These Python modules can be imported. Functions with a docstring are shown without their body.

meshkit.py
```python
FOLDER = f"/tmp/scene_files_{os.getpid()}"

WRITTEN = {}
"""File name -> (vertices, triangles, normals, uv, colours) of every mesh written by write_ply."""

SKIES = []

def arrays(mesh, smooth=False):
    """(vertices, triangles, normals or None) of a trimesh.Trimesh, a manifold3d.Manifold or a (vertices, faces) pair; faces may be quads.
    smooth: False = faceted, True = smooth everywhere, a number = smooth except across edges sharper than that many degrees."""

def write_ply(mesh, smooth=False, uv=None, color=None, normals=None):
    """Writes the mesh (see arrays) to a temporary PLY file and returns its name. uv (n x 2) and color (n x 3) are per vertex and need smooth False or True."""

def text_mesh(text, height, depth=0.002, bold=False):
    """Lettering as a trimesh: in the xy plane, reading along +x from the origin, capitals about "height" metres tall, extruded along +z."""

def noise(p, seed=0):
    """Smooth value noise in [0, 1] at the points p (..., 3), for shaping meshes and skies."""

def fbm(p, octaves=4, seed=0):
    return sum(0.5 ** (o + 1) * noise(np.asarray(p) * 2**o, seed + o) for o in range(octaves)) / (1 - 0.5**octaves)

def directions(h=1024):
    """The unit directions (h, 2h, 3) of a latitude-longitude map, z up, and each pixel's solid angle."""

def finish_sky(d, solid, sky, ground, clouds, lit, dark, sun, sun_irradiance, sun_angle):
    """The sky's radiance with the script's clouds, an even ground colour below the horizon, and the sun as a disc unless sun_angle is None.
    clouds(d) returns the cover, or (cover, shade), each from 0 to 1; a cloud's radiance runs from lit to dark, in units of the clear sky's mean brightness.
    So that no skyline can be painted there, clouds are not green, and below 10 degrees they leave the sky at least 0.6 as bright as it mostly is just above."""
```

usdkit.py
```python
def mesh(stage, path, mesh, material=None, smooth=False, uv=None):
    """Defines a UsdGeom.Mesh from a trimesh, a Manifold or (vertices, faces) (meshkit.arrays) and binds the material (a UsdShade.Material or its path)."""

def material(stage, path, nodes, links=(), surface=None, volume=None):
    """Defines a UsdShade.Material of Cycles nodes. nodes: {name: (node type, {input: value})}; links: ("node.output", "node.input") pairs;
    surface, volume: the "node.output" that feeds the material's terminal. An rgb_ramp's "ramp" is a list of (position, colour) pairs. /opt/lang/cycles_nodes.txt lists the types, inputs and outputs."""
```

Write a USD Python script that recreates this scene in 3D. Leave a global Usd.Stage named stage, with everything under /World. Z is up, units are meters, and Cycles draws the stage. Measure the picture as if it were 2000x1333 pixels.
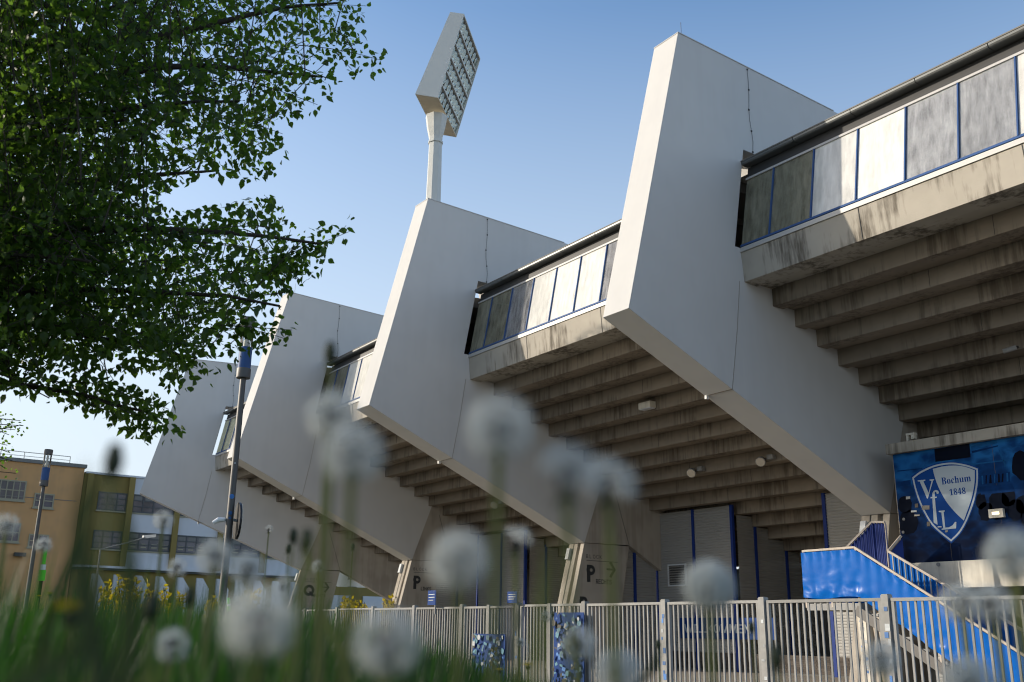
import math, random
import numpy as np, trimesh, shapely
from shapely.geometry import Polygon, Point, box as sbox
from shapely import affinity
import usdkit, meshkit
from pxr import Usd, UsdGeom, UsdLux, UsdShade, Gf, Sdf, Vt

rng = random.Random(7)
nr = np.random.default_rng(7)
stage = Usd.Stage.CreateInMemory()
UsdGeom.SetStageUpAxis(stage, UsdGeom.Tokens.z)
UsdGeom.SetStageMetersPerUnit(stage, 1.0)
UsdGeom.Xform.Define(stage, '/World')
UsdGeom.Scope.Define(stage, '/World/Looks')

# ------------------------------------------------------------------ camera, sky, sun
HC = 1.2                                  # eye height over the paved ground
YAW, PITCH, ROLL, FPX = math.radians(55.1648), math.radians(16.3785), math.radians(0.8565), 1921.97
EXPOSURE = 0.82
SUN_AZ, SUN_EL = math.radians(46.3), math.radians(18.2)      # the light travels towards +x, +y
SUN_I, SKY_I = 0.72, 0.15
FWD = np.array([-math.sin(YAW) * math.cos(PITCH), math.cos(YAW) * math.cos(PITCH), math.sin(PITCH)])
_r = np.array([math.cos(YAW), math.sin(YAW), 0.0])
_u = np.cross(_r, FWD)
RGT = math.cos(ROLL) * _r + math.sin(ROLL) * _u
UPV = -math.sin(ROLL) * _r + math.cos(ROLL) * _u
EYE = np.array([0, 0, HC])
cam = UsdGeom.Camera.Define(stage, '/World/camera')
cam.CreateProjectionAttr('perspective')
cam.CreateHorizontalApertureAttr(36.0)
cam.CreateVerticalApertureAttr(36.0 * 682 / 1024)
cam.CreateFocalLengthAttr(36.0 * FPX / 2000)
cam.CreateFStopAttr(3.2)
cam.CreateFocusDistanceAttr(13.0)
cam.CreateClippingRangeAttr(Gf.Vec2f(0.05, 5000))
cam.CreateExposureAttr(EXPOSURE)
m4 = np.eye(4)
m4[0, :3], m4[1, :3], m4[2, :3], m4[3, :3] = RGT, UPV, -FWD, EYE
cam.AddTransformOp().Set(Gf.Matrix4d(*m4.ravel().tolist()))


def ray(px, py):
    return FWD + RGT * (px - 1000) / FPX - UPV * (py - 666.5) / FPX


def at(px, py, dist):
    d = ray(px, py)
    return EYE + d / np.linalg.norm(d) * dist


def on_y(px, py, Y):
    d = ray(px, py)
    return EYE + d * (Y / d[1])


def pix(P):
    P = np.atleast_2d(P) - EYE
    z = P @ FWD
    return np.stack([1000 + FPX * (P @ RGT) / z, 666.5 - FPX * (P @ UPV) / z, z], 1)


SUN_TO = -np.array([math.sin(SUN_AZ) * math.cos(SUN_EL), math.cos(SUN_AZ) * math.cos(SUN_EL), -math.sin(SUN_EL)])
sun = UsdLux.DistantLight.Define(stage, '/World/sun')
sun.CreateIntensityAttr(SUN_I)
sun.CreateAngleAttr(0.53)
sun.CreateNormalizeAttr(True)
sun.CreateColorAttr(Gf.Vec3f(1.0, 0.90, 0.76))
_x = np.cross([0, 0, 1], SUN_TO); _x /= np.linalg.norm(_x)
m4 = np.eye(4)
m4[0, :3], m4[1, :3], m4[2, :3] = _x, np.cross(SUN_TO, _x), SUN_TO
sun.AddTransformOp().Set(Gf.Matrix4d(*m4.ravel().tolist()))
sky = UsdLux.DomeLight.Define(stage, '/World/sky')
sky.CreateIntensityAttr(1.0)
skym = usdkit.material(stage, '/World/Looks/sky_air', {
    's': ('sky_texture', {'sky_type': 'single_scattering', 'sun_disc': False, 'sun_elevation': SUN_EL,
                          'sun_rotation': math.atan2(SUN_TO[0], SUN_TO[1]), 'altitude': 100.0, 'air_density': 1.0, 'aerosol_density': 2.0, 'ozone_density': 1.6}), 'h': ('hsv', {'saturation': 1.14}), 'tc': ('texture_coordinate', {}), 'sz': ('separate_xyz', {}),
    'mr': ('map_range', {'from_min': 0.575, 'from_max': 0.15, 'to_min': 0.0, 'to_max': 0.80, 'clamp': True}), 'v': ('mix', {'color2': (2.9, 3.2, 3.5)}),
    'b': ('background_shader', {'strength': SKY_I})}, [('s.color', 'h.color'), ('tc.generated', 'sz.vector'), ('sz.z', 'mr.value'), ('mr.result', 'v.fac'), ('h.color', 'v.color1'), ('v.color', 'b.color')], surface='b.background')
UsdShade.MaterialBindingAPI.Apply(sky.GetPrim()).Bind(skym)

# ------------------------------------------------------------------ helpers
used = {}


def numbered(parent, name):
    k = used.get((parent, name), 0)
    used[(parent, name)] = k + 1
    return f'{parent}/{name}' + (f'_{k:03d}' if k else '')


def key(prim, **kw):
    for k, v in kw.items():
        if v is not None:
            prim.SetCustomDataByKey(k, v)


BASE = {}


def thing(name, label, cat, base=(0, 0, 0), group=None, kind=None):
    path = numbered('/World', name)
    x = UsdGeom.Xform.Define(stage, path)
    x.AddTranslateOp().Set(Gf.Vec3d(*map(float, base)))
    BASE[path] = np.array(base, float)
    key(x.GetPrim(), label=label, category=cat, group=group, kind=kind)
    return path


def vf(mesh):
    v, f, n = meshkit.arrays(mesh, False)
    return v, f


def part(parent, name, mesh, mat, smooth=False, label=None, kind=None):
    """One Mesh prim below a thing or below another part; mesh in world coordinates."""
    path = numbered(parent, name)
    top = '/'.join(parent.split('/')[:3])
    v, f = vf(mesh)
    usdkit.mesh(stage, path, (v - BASE.get(top, np.zeros(3)), f), mat, smooth=smooth)
    key(stage.GetPrimAtPath(path), label=label, kind=kind)
    return path


def solo(name, mesh, mat, label=None, cat=None, group=None, kind=None, smooth=False):
    path = numbered('/World', name)
    usdkit.mesh(stage, path, mesh, mat, smooth=smooth)
    key(stage.GetPrimAtPath(path), label=label, category=cat, group=group, kind=kind)
    return path


def cat_(*ms):
    vs, fs, n = [], [], 0
    for m in ms:
        v, f = vf(m)
        vs.append(v); fs.append(f + n); n += len(v)
    return np.vstack(vs), np.vstack(fs)


def bx(x0, x1, y0, y1, z0, z1):
    m = trimesh.creation.box([x1 - x0, y1 - y0, z1 - z0])
    m.apply_translation([(x0 + x1) / 2, (y0 + y1) / 2, (z0 + z1) / 2])
    return vf(m)


def bar(a, b, w, h, up=(0, 0, 1)):
    """A square bar from a to b, w wide and h high."""
    a, b = np.array(a, float), np.array(b, float)
    d = b - a
    L = np.linalg.norm(d); d = d / L
    s = np.cross(d, up)
    if np.linalg.norm(s) < 1e-6:
        s = np.cross(d, (0, 1, 0))
    s /= np.linalg.norm(s)
    t = np.cross(s, d)
    v = np.array([p + s * i * w / 2 + t * j * h / 2 for p in (a, b) for i, j in ((-1, -1), (1, -1), (1, 1), (-1, 1))])
    f = np.array([[0, 1, 2], [0, 2, 3], [4, 6, 5], [4, 7, 6]] + [x for k in range(4) for x in ([k, k + 4, (k + 1) % 4 + 4], [k, (k + 1) % 4 + 4, (k + 1) % 4])])
    f = f[:, ::-1]
    return v, f


def tube(pts, r, n=8, cap=True):
    pts = np.array(pts, float)
    r = np.broadcast_to(np.array(r, float), (len(pts),))
    d = np.gradient(pts, axis=0)
    d /= np.linalg.norm(d, axis=1, keepdims=True) + 1e-12
    ref = np.array([0, 0, 1.0]) if abs(d[0][2]) < 0.9 else np.array([1.0, 0, 0])
    vs = []
    for p, t, q in zip(pts, d, r):
        s = np.cross(t, ref); s /= np.linalg.norm(s) + 1e-12
        u = np.cross(s, t)
        a = np.arange(n) * 2 * np.pi / n
        vs.append(p + q * (np.cos(a)[:, None] * s + np.sin(a)[:, None] * u))
    v = np.vstack(vs)
    f = []
    for i in range(len(pts) - 1):
        for k in range(n):
            a, b = i * n + k, i * n + (k + 1) % n
            f += [[a, a + n, b + n], [a, b + n, b]]
    if cap:
        v = np.vstack([v, pts[0], pts[-1]])
        A, B, o = len(v) - 2, len(v) - 1, (len(pts) - 1) * n
        for k in range(n):
            f += [[A, k, (k + 1) % n], [B, o + (k + 1) % n, o + k]]
    return v, np.array(f)


def lathe(profile, c, n=20):
    """profile: (radius, z) pairs, bottom to top, about the vertical through c."""
    a = np.arange(n) * 2 * np.pi / n
    v = np.vstack([np.stack([np.cos(a) * r, np.sin(a) * r, np.full(n, z)], 1) for r, z in profile]) + np.array(c, float)
    f = []
    for i in range(len(profile) - 1):
        for k in range(n):
            p, q = i * n + k, i * n + (k + 1) % n
            f += [[p, q, q + n], [p, q + n, p + n]]
    return v, np.array(f)


def prism(poly, h):
    """shapely polygon (with holes) extruded to h along z."""
    if not isinstance(poly, Polygon):
        poly = Polygon(poly)
    m = trimesh.creation.extrude_polygon(poly, h, engine='earcut')
    return vf(m)


def flip(m):
    return m[0], np.asarray(m[1])[:, ::-1]


def mat(name, color, rough=0.6, metal=0.0, var=0.12, scale=2.0, bump=0.0, bscale=60.0, streak=None, spec=0.5, bevel=0.0, obj_var=0.0, coat=0.0):
    """A principled paint, stone or metal with mottling, optional vertical run-off streaks (colour, amount, frequency) and fine relief."""
    c = np.array(color, float)
    n = {'g': ('geometry', {}), 'no': ('noise_texture', {'scale': scale, 'detail': 6.0, 'roughness': 0.6}),
         'mx': ('mix', {'color1': c * (1 - var), 'color2': np.minimum(c * (1 + var), 1)}),
         'p': ('principled_bsdf', {'roughness': rough, 'metallic': metal, 'specular_ior_level': spec, 'coat_weight': coat})}
    l = [('g.position', 'no.vector'), ('no.fac', 'mx.fac')]
    last = 'mx.color'
    if streak:
        col, amount, freq = streak
        n['mp'] = ('mapping', {'scale': (freq, freq, freq * 0.07)})
        n['ns'] = ('noise_texture', {'scale': 1.0, 'detail': 5.0, 'roughness': 0.65})
        n['nb'] = ('noise_texture', {'scale': 0.9, 'detail': 3.0})
        n['ml'] = ('math', {'math_type': 'multiply'})
        n['rs'] = ('rgb_ramp', {'ramp': [(0, (0, 0, 0)), (0.235, (0, 0, 0)), (0.36, (1, 1, 1)), (1, (1, 1, 1))]})
        n['ma'] = ('math', {'math_type': 'multiply', 'value2': amount})
        n['ms'] = ('mix', {'color2': col})
        l += [('g.position', 'mp.vector'), ('mp.vector', 'ns.vector'), ('g.position', 'nb.vector'), ('ns.fac', 'ml.value1'), ('nb.fac', 'ml.value2'),
              ('ml.value', 'rs.fac'), ('rs.color', 'ma.value1'), ('ma.value', 'ms.fac'), (last, 'ms.color1')]
        last = 'ms.color'
    if obj_var:
        n['oi'] = ('object_info', {})
        n['mr'] = ('map_range', {'from_min': 0.0, 'from_max': 1.0, 'to_min': 1 - obj_var, 'to_max': 1 + obj_var})
        n['hv'] = ('hsv', {})
        l += [('oi.random', 'mr.value'), ('mr.result', 'hv.value'), (last, 'hv.color')]
        last = 'hv.color'
    l.append((last, 'p.base_color'))
    nrm = None
    if bevel:
        n['bv'] = ('bevel', {'samples': 4, 'radius': bevel})
        nrm = 'bv.bevel'
    if bump:
        n['bn'] = ('noise_texture', {'scale': bscale, 'detail': 4.0})
        n['bu'] = ('bump', {'strength': bump, 'distance': 0.01})
        l += [('g.position', 'bn.vector'), ('bn.fac', 'bu.height')]
        if nrm:
            l.append((nrm, 'bu.normal'))
        nrm = 'bu.normal'
    if nrm:
        l.append((nrm, 'p.normal'))
    return usdkit.material(stage, '/World/Looks/' + name, n, l, surface='p.BSDF')


M = {}
M['plaster'] = mat('plaster', (0.53, 0.522, 0.503), 0.85, var=0.05, scale=1.2, bump=0.25, bscale=90, streak=((0.44, 0.43, 0.41), 0.16, 3.0), spec=0.25, bevel=0.02)
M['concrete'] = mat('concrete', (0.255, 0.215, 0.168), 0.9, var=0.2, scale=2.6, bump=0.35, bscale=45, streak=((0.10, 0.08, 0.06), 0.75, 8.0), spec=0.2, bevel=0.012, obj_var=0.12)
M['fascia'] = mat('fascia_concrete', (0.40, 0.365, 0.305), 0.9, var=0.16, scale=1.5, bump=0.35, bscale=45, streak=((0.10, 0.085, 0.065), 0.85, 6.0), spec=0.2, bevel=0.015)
M['raw'] = mat('board_concrete', (0.37, 0.335, 0.285), 0.9, var=0.16, scale=1.3, bump=0.35, bscale=40, streak=((0.2, 0.17, 0.14), 0.4, 4.0), spec=0.2, bevel=0.02)
M['blue'] = mat('blue_frame', (0.042, 0.092, 0.225), 0.5, var=0.1, scale=3, spec=0.15)
M['deepblue'] = mat('deep_blue_post', (0.012, 0.035, 0.19), 0.5, var=0.1, scale=3, spec=0.15)
M['sill'] = mat('sill_metal', (0.44, 0.43, 0.41), 0.5, metal=0.1, var=0.08, scale=2)
M['gutter'] = mat('gutter_zinc', (0.13, 0.135, 0.13), 0.45, metal=0.4, var=0.2, scale=3)
M['dark'] = mat('dark_metal', (0.035, 0.035, 0.035), 0.6, var=0.2)
M['roof'] = mat('roof_soffit', (0.17, 0.16, 0.145), 0.8, var=0.1)
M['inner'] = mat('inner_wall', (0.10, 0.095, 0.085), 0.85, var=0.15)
M['clad'] = mat('grey_cladding', (0.30, 0.295, 0.28), 0.55, var=0.06, scale=1.5, metal=0.1)
M['white'] = mat('white_paint', (0.72, 0.72, 0.70), 0.5, var=0.05)
M['cream'] = mat('cream_paint', (0.60, 0.56, 0.47), 0.6, var=0.15, scale=5, streak=((0.22, 0.19, 0.15), 0.5, 5))
M['mast'] = mat('mast_paint', (0.50, 0.51, 0.48), 0.5, var=0.06)
M['mastunder'] = mat('mast_paint_rusty', (0.42, 0.37, 0.28), 0.6, var=0.15, scale=4)
M['galv'] = mat('galvanised_steel', (0.24, 0.238, 0.23), 0.6, metal=0.05, var=0.28, scale=9, obj_var=0.15, spec=0.2)
M['pole'] = mat('lamp_pole_paint', (0.085, 0.08, 0.075), 0.5, metal=0.1, var=0.15, scale=4)
M['ink'] = mat('black_lettering', (0.02, 0.022, 0.024), 0.7, var=0.25, scale=12)
M['black'] = mat('black_sign', (0.015, 0.015, 0.017), 0.4, var=0.1)
M['bark'] = mat('bark', (0.032, 0.026, 0.02), 0.9, var=0.3, scale=8, bump=0.5, bscale=30)
M['brick'] = mat('brick', (0.075, 0.062, 0.052), 0.9, var=0.2, scale=6, obj_var=0.3)
M['orange'] = mat('orange_render', (0.50, 0.285, 0.12), 0.9, var=0.06, scale=0.5, streak=((0.34, 0.22, 0.11), 0.4, 1.2))
M['olive'] = mat('olive_render', (0.21, 0.158, 0.042), 0.85, var=0.08, scale=0.6)
M['beige'] = mat('beige_render', (0.62, 0.56, 0.46), 0.9, var=0.06)
M['offwhite'] = mat('offwhite_panel', (0.52, 0.54, 0.56), 0.7, var=0.06)
M['winframe'] = mat('window_frame_paint', (0.27, 0.25, 0.17), 0.6, var=0.06)
M['darkframe'] = mat('dark_window_frame', (0.05, 0.06, 0.065), 0.6, var=0.1)
M['print_blue'] = mat('crest_blue', (0.004, 0.052, 0.235), 0.7, var=0.06, spec=0.12)
M['print_white'] = mat('crest_white', (0.42, 0.48, 0.52), 0.7, var=0.05, spec=0.12)
M['paper'] = mat('sticker_paper', (0.36, 0.38, 0.39), 0.7, var=0.3, scale=30, obj_var=0.4)
M['sticker_blue'] = mat('sticker_blue', (0.03, 0.13, 0.36), 0.6, var=0.3, scale=25, obj_var=0.5)
M['grit'] = mat('paving', (0.20, 0.178, 0.145), 0.95, var=0.15, scale=0.7, bump=0.3, bscale=30)
M['soil'] = mat('bank_soil', (0.016, 0.03, 0.009), 0.95, var=0.35, scale=4, bump=0.5, bscale=20)
M['lime'] = mat('lime_band', (0.12, 0.62, 0.03), 0.6, var=0.1)
M['rust'] = mat('rusty_rail', (0.42, 0.36, 0.30), 0.7, var=0.35, scale=9)
M['pebble'] = mat('sign_blue', (0.012, 0.045, 0.18), 0.6, var=0.15, spec=0.1)


def glassy(name, dust, cover, tint, rough=0.06, gloss=1.0):
    """A dirty pane: dust that catches the light over clear glass, streaked by rain, mirror-like at grazing angles."""
    n = {'g': ('geometry', {}), 'mp': ('mapping', {'scale': (9.0, 9.0, 0.7)}), 'no': ('noise_texture', {'scale': 1.0, 'detail': 6.0, 'roughness': 0.6}),
         'n2': ('noise_texture', {'scale': 1.7, 'detail': 6.0, 'roughness': 0.65}), 'oi': ('object_info', {}),
         'a': ('math', {'math_type': 'multiply_add', 'value2': 0.72, 'value3': cover - 0.50}), 'a2': ('math', {'math_type': 'multiply_add', 'value2': 0.42}),
         'a3': ('math', {'math_type': 'multiply_add', 'value2': 0.22, 'use_clamp': True}),
         'd': ('diffuse_bsdf', {'color': dust}), 't': ('transparent_bsdf', {'color': tint}), 'm': ('mix_closure', {}),
         'f': ('fresnel', {'IOR': 1.5}), 'fm': ('math', {'math_type': 'multiply', 'value2': gloss}), 'gl': ('glossy_bsdf', {'color': (0.9, 0.9, 0.9), 'roughness': rough}), 'o': ('mix_closure', {})}
    l = [('g.position', 'mp.vector'), ('mp.vector', 'no.vector'), ('g.position', 'n2.vector'), ('no.fac', 'a.value1'), ('n2.fac', 'a2.value1'), ('a.value', 'a2.value3'),
         ('oi.random', 'a3.value1'), ('a2.value', 'a3.value3'), ('a3.value', 'm.fac'), ('t.BSDF', 'm.closure1'), ('d.BSDF', 'm.closure2'),
         ('f.fac', 'fm.value1'), ('fm.value', 'o.fac'), ('m.closure', 'o.closure1'), ('gl.BSDF', 'o.closure2')]
    return usdkit.material(stage, '/World/Looks/' + name, n, l, surface='o.closure')


M['pane_milky'] = glassy('milky_pane', (0.76, 0.745, 0.69), 0.62, (0.8, 0.82, 0.78))
M['pane_dusty'] = glassy('dusty_pane', (0.62, 0.63, 0.64), 0.12, (0.86, 0.9, 0.92))
M['pane_dark'] = glassy('dark_pane', (0.5, 0.47, 0.36), 0.03, (0.62, 0.62, 0.52), gloss=0.35)
M['pane_far'] = usdkit.material(stage, '/World/Looks/far_pane', {
    'g': ('geometry', {}), 'no': ('noise_texture', {'scale': 0.7, 'detail': 2.0}), 'r': ('rgb_ramp', {'ramp': [(0.3, (0.03, 0.035, 0.045)), (0.7, (0.13, 0.12, 0.14))]}),
    'p': ('principled_bsdf', {'roughness': 0.15})}, [('g.position', 'no.vector'), ('no.fac', 'r.fac'), ('r.color', 'p.base_color')], surface='p.BSDF')
M['clear'] = usdkit.material(stage, '/World/Looks/clear_glass', {
    't': ('transparent_bsdf', {'color': (0.93, 0.95, 0.96)}), 'g': ('glossy_bsdf', {'color': (0.9, 0.9, 0.9), 'roughness': 0.05}), 'f': ('fresnel', {'IOR': 1.5}), 'm': ('mix_closure', {})},
    [('f.fac', 'm.fac'), ('t.BSDF', 'm.closure1'), ('g.BSDF', 'm.closure2')], surface='m.closure')


def leaf_mat(name, a, b, trans, tcol, rough=0.45):
    return usdkit.material(stage, '/World/Looks/' + name, {
        'g': ('geometry', {}), 'no': ('noise_texture', {'scale': 5.0, 'detail': 2.0}), 'mx': ('mix', {'color1': a, 'color2': b}), 'rr': ('mix', {'color1': (0.45, 0.48, 0.5), 'color2': (1.6, 1.5, 1.2)}),
        'mm': ('mix', {'mix_type': 'multiply', 'fac': 1.0}), 'p': ('principled_bsdf', {'roughness': rough, 'specular_ior_level': 0.35}), 't': ('translucent_bsdf', {'color': tcol}), 'm': ('mix_closure', {'fac': trans})},
        [('g.position', 'no.vector'), ('no.fac', 'mx.fac'), ('g.random_per_island', 'rr.fac'), ('mx.color', 'mm.color1'), ('rr.color', 'mm.color2'), ('mm.color', 'p.base_color'),
         ('p.BSDF', 'm.closure1'), ('t.BSDF', 'm.closure2')], surface='m.closure')


M['leaf'] = leaf_mat('tree_leaf', (0.028, 0.064, 0.011), (0.05, 0.092, 0.016), 0.45, (0.18, 0.34, 0.03))
M['grass'] = leaf_mat('grass_blade', (0.012, 0.052, 0.008), (0.028, 0.078, 0.010), 0.35, (0.05, 0.17, 0.012), 0.5)
M['stem'] = leaf_mat('flower_stem', (0.22, 0.25, 0.05), (0.28, 0.30, 0.07), 0.3, (0.2, 0.24, 0.06), 0.5)
M['bud'] = leaf_mat('flower_bud', (0.03, 0.055, 0.02), (0.05, 0.07, 0.025), 0.2, (0.06, 0.1, 0.02), 0.6)
M['petal'] = leaf_mat('yellow_petal', (0.78, 0.58, 0.012), (0.85, 0.66, 0.02), 0.3, (0.7, 0.55, 0.01), 0.6)
M['fluff'] = leaf_mat('seed_fluff', (0.84, 0.86, 0.83), (0.92, 0.93, 0.90), 0.5, (0.86, 0.88, 0.84), 0.7)
M['core'] = leaf_mat('seed_core', (0.035, 0.03, 0.024), (0.06, 0.05, 0.04), 0.0, (0.05, 0.04, 0.03), 0.8)
M['tarp'] = usdkit.material(stage, '/World/Looks/blue_tarpaulin', {
    'g': ('geometry', {}), 'no': ('noise_texture', {'scale': 2.5, 'detail': 3.0}), 'mx': ('mix', {'color1': (0.002, 0.085, 0.36), 'color2': (0.004, 0.115, 0.43)}),
    'n2': ('noise_texture', {'scale': 16.0, 'detail': 3.0}), 'bu': ('bump', {'strength': 0.03, 'distance': 0.02}),
    'p': ('principled_bsdf', {'roughness': 0.24, 'specular_ior_level': 0.12})},
    [('g.position', 'no.vector'), ('no.fac', 'mx.fac'), ('mx.color', 'p.base_color'), ('g.position', 'n2.vector'), ('n2.fac', 'bu.height'), ('bu.normal', 'p.normal')], surface='p.BSDF')
M['tube'] = usdkit.material(stage, '/World/Looks/lit_tube', {'e': ('emission', {'color': (1.0, 0.82, 0.5), 'strength': 1.6})}, [], surface='e.emission')
M['mirror'] = usdkit.material(stage, '/World/Looks/reflector', {'p': ('principled_bsdf', {'base_color': (0.8, 0.78, 0.72), 'metallic': 1.0, 'roughness': 0.22})}, [], surface='p.BSDF')
M['lens'] = usdkit.material(stage, '/World/Looks/lamp_lens', {
    't': ('transparent_bsdf', {'color': (0.9, 0.93, 0.9)}), 'g': ('glossy_bsdf', {'color': (0.9, 0.95, 1.0), 'roughness': 0.04}), 'm': ('mix_closure', {'fac': 0.12})},
    [('t.BSDF', 'm.closure1'), ('g.BSDF', 'm.closure2')], surface='m.closure')
# the printed mural: dim crowd in blue tones (a flat print)
M['mural'] = usdkit.material(stage, '/World/Looks/mural_print', {
    'g': ('geometry', {}), 'sx': ('separate_xyz', {}), 'mr': ('map_range', {'from_min': 2.9, 'from_max': 5.3, 'to_min': 0.0, 'to_max': 1.0, 'clamp': True}),
    'mp': ('mapping', {'scale': (1.4, 1.4, 2.2)}), 'no': ('noise_texture', {'scale': 1.3, 'detail': 7.0, 'roughness': 0.62, 'distortion': 0.6}), 'vo': ('voronoi_texture', {'scale': 2.6}),
    'ad': ('math', {'math_type': 'multiply_add', 'value2': 0.55}), 'a2': ('math', {'math_type': 'multiply_add', 'value2': 0.25, 'use_clamp': True}), 'hf': ('math', {'math_type': 'multiply', 'value2': 0.52}),
    'r': ('rgb_ramp', {'ramp': [(0.2, (0.002, 0.005, 0.016)), (0.46, (0.002, 0.009, 0.035)), (0.62, (0.002, 0.022, 0.085)), (0.8, (0.003, 0.042, 0.155)), (0.97, (0.012, 0.12, 0.34))]}),
    'p': ('principled_bsdf', {'roughness': 0.75, 'specular_ior_level': 0.1})},
    [('g.position', 'sx.vector'), ('sx.z', 'mr.value'), ('g.position', 'mp.vector'), ('mp.vector', 'no.vector'), ('mp.vector', 'vo.vector'), ('mr.result', 'hf.value1'),
     ('no.fac', 'ad.value1'), ('hf.value', 'ad.value3'), ('vo.distance', 'a2.value1'), ('ad.value', 'a2.value3'), ('a2.value', 'r.fac'), ('r.color', 'p.base_color')], surface='p.BSDF')
# ------------------------------------------------------------------ the grandstand (drawing unit 1.2 m)
S = 1.2
X0, Y0, T_ = -12.4214 * S, 11.1543 * S, 0.7038 * S
RIBS = [(X0 + 10 * S, Y0, 0.0), (X0, Y0, 0.0), (X0 - 10 * S, Y0, math.radians(0.597)), (X0 - 20.0304 * S, Y0 + 0.0889 * S, math.radians(2.225)), (X0 - 32.1787 * S, Y0 + 0.2163 * S, math.radians(-18.316))]
PT, PN, PF, PB = (1.4897, 11.705), (0.0, 5.512), (7.163, 2.459), (7.937, 4.471)


def rp(i, off, y, z):
    """World point at profile position (y inwards, z up from the eye, drawing units), off metres to the right of rib i's right face."""
    x, yb, a = RIBS[i]
    c, s = math.cos(a), math.sin(a)
    return np.array([x + c * off - s * y * S, yb + s * off + c * y * S, HC + z * S])


def rib_prism(i, poly, o0=-T_, o1=0.0):
    v, f = prism(poly, 1.0)
    w = np.array([rp(i, o0 + (o1 - o0) * q[2], q[0], q[1]) for q in v])
    return w, f


def loft(bay, prof, s0=0.0, s1=1.0):
    """A profile of (y, z) points carried from rib bay+1 (s = 0) to rib bay (s = 1)."""
    A = np.array([rp(bay + 1, 0.0, y, z) for y, z in prof])
    B = np.array([rp(bay, -T_, y, z) for y, z in prof])
    n = len(prof)
    v = np.vstack([A + (B - A) * s0, A + (B - A) * s1])
    tri = trimesh.creation.triangulate_polygon(Polygon(prof), engine='earcut')
    tv, tf = np.array(tri[0]), np.array(tri[1])
    idx = np.array([np.argmin(np.linalg.norm(np.array(prof) - p, axis=1)) for p in tv])
    tf = idx[tf]
    f = [t for t in tf] + [t[::-1] + n for t in tf]
    for k in range(n):
        a, b = k, (k + 1) % n
        f += [[a, b, b + n], [a, b + n, a + n]]
    m = trimesh.Trimesh(v, np.array(f), process=False)
    m.fix_normals()
    return vf(m)


def bayp(bay, s, y, z):
    A, B = rp(bay + 1, 0.0, y, z), rp(bay, -T_, y, z)
    return A + (B - A) * s


stand = thing('stadium_stand', 'white stadium stand with tall slanting concrete fins over a stepped underside', 'stadium', (X0, Y0, 0))
HOLE = [(2.8485, 7.3755), (3.2547, 9.622), (3.72, 9.622), (3.78, 9.36), (6.6, 9.36), (6.6, 7.3755)]
rib_poly = Polygon([PT, PN, PF, PB, (13.2, 9.3), (13.2, 11.35), (6.42, 11.58)], [HOLE])
fin_lbl = {1: 'nearest white fin, its foot beside the blue mural', 2: 'white fin below the floodlight mast', 3: 'white fin behind the tall lamp post', 4: 'farthest white fin, turned sideways, beside the orange building'}
STEP_Y0, STEP_DY, STEP_B0, STEP_DZ = 3.8741, 0.65355, 6.3277, 0.30512
step_y = lambda k: STEP_Y0 + STEP_DY * k
step_b = lambda k: STEP_B0 - STEP_DZ * k
raker_poly = Polygon([PF, PB, (8.0, 5.4), (13.2, 3.0), (13.2, 0.2), (8.894, 2.487)])
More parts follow.
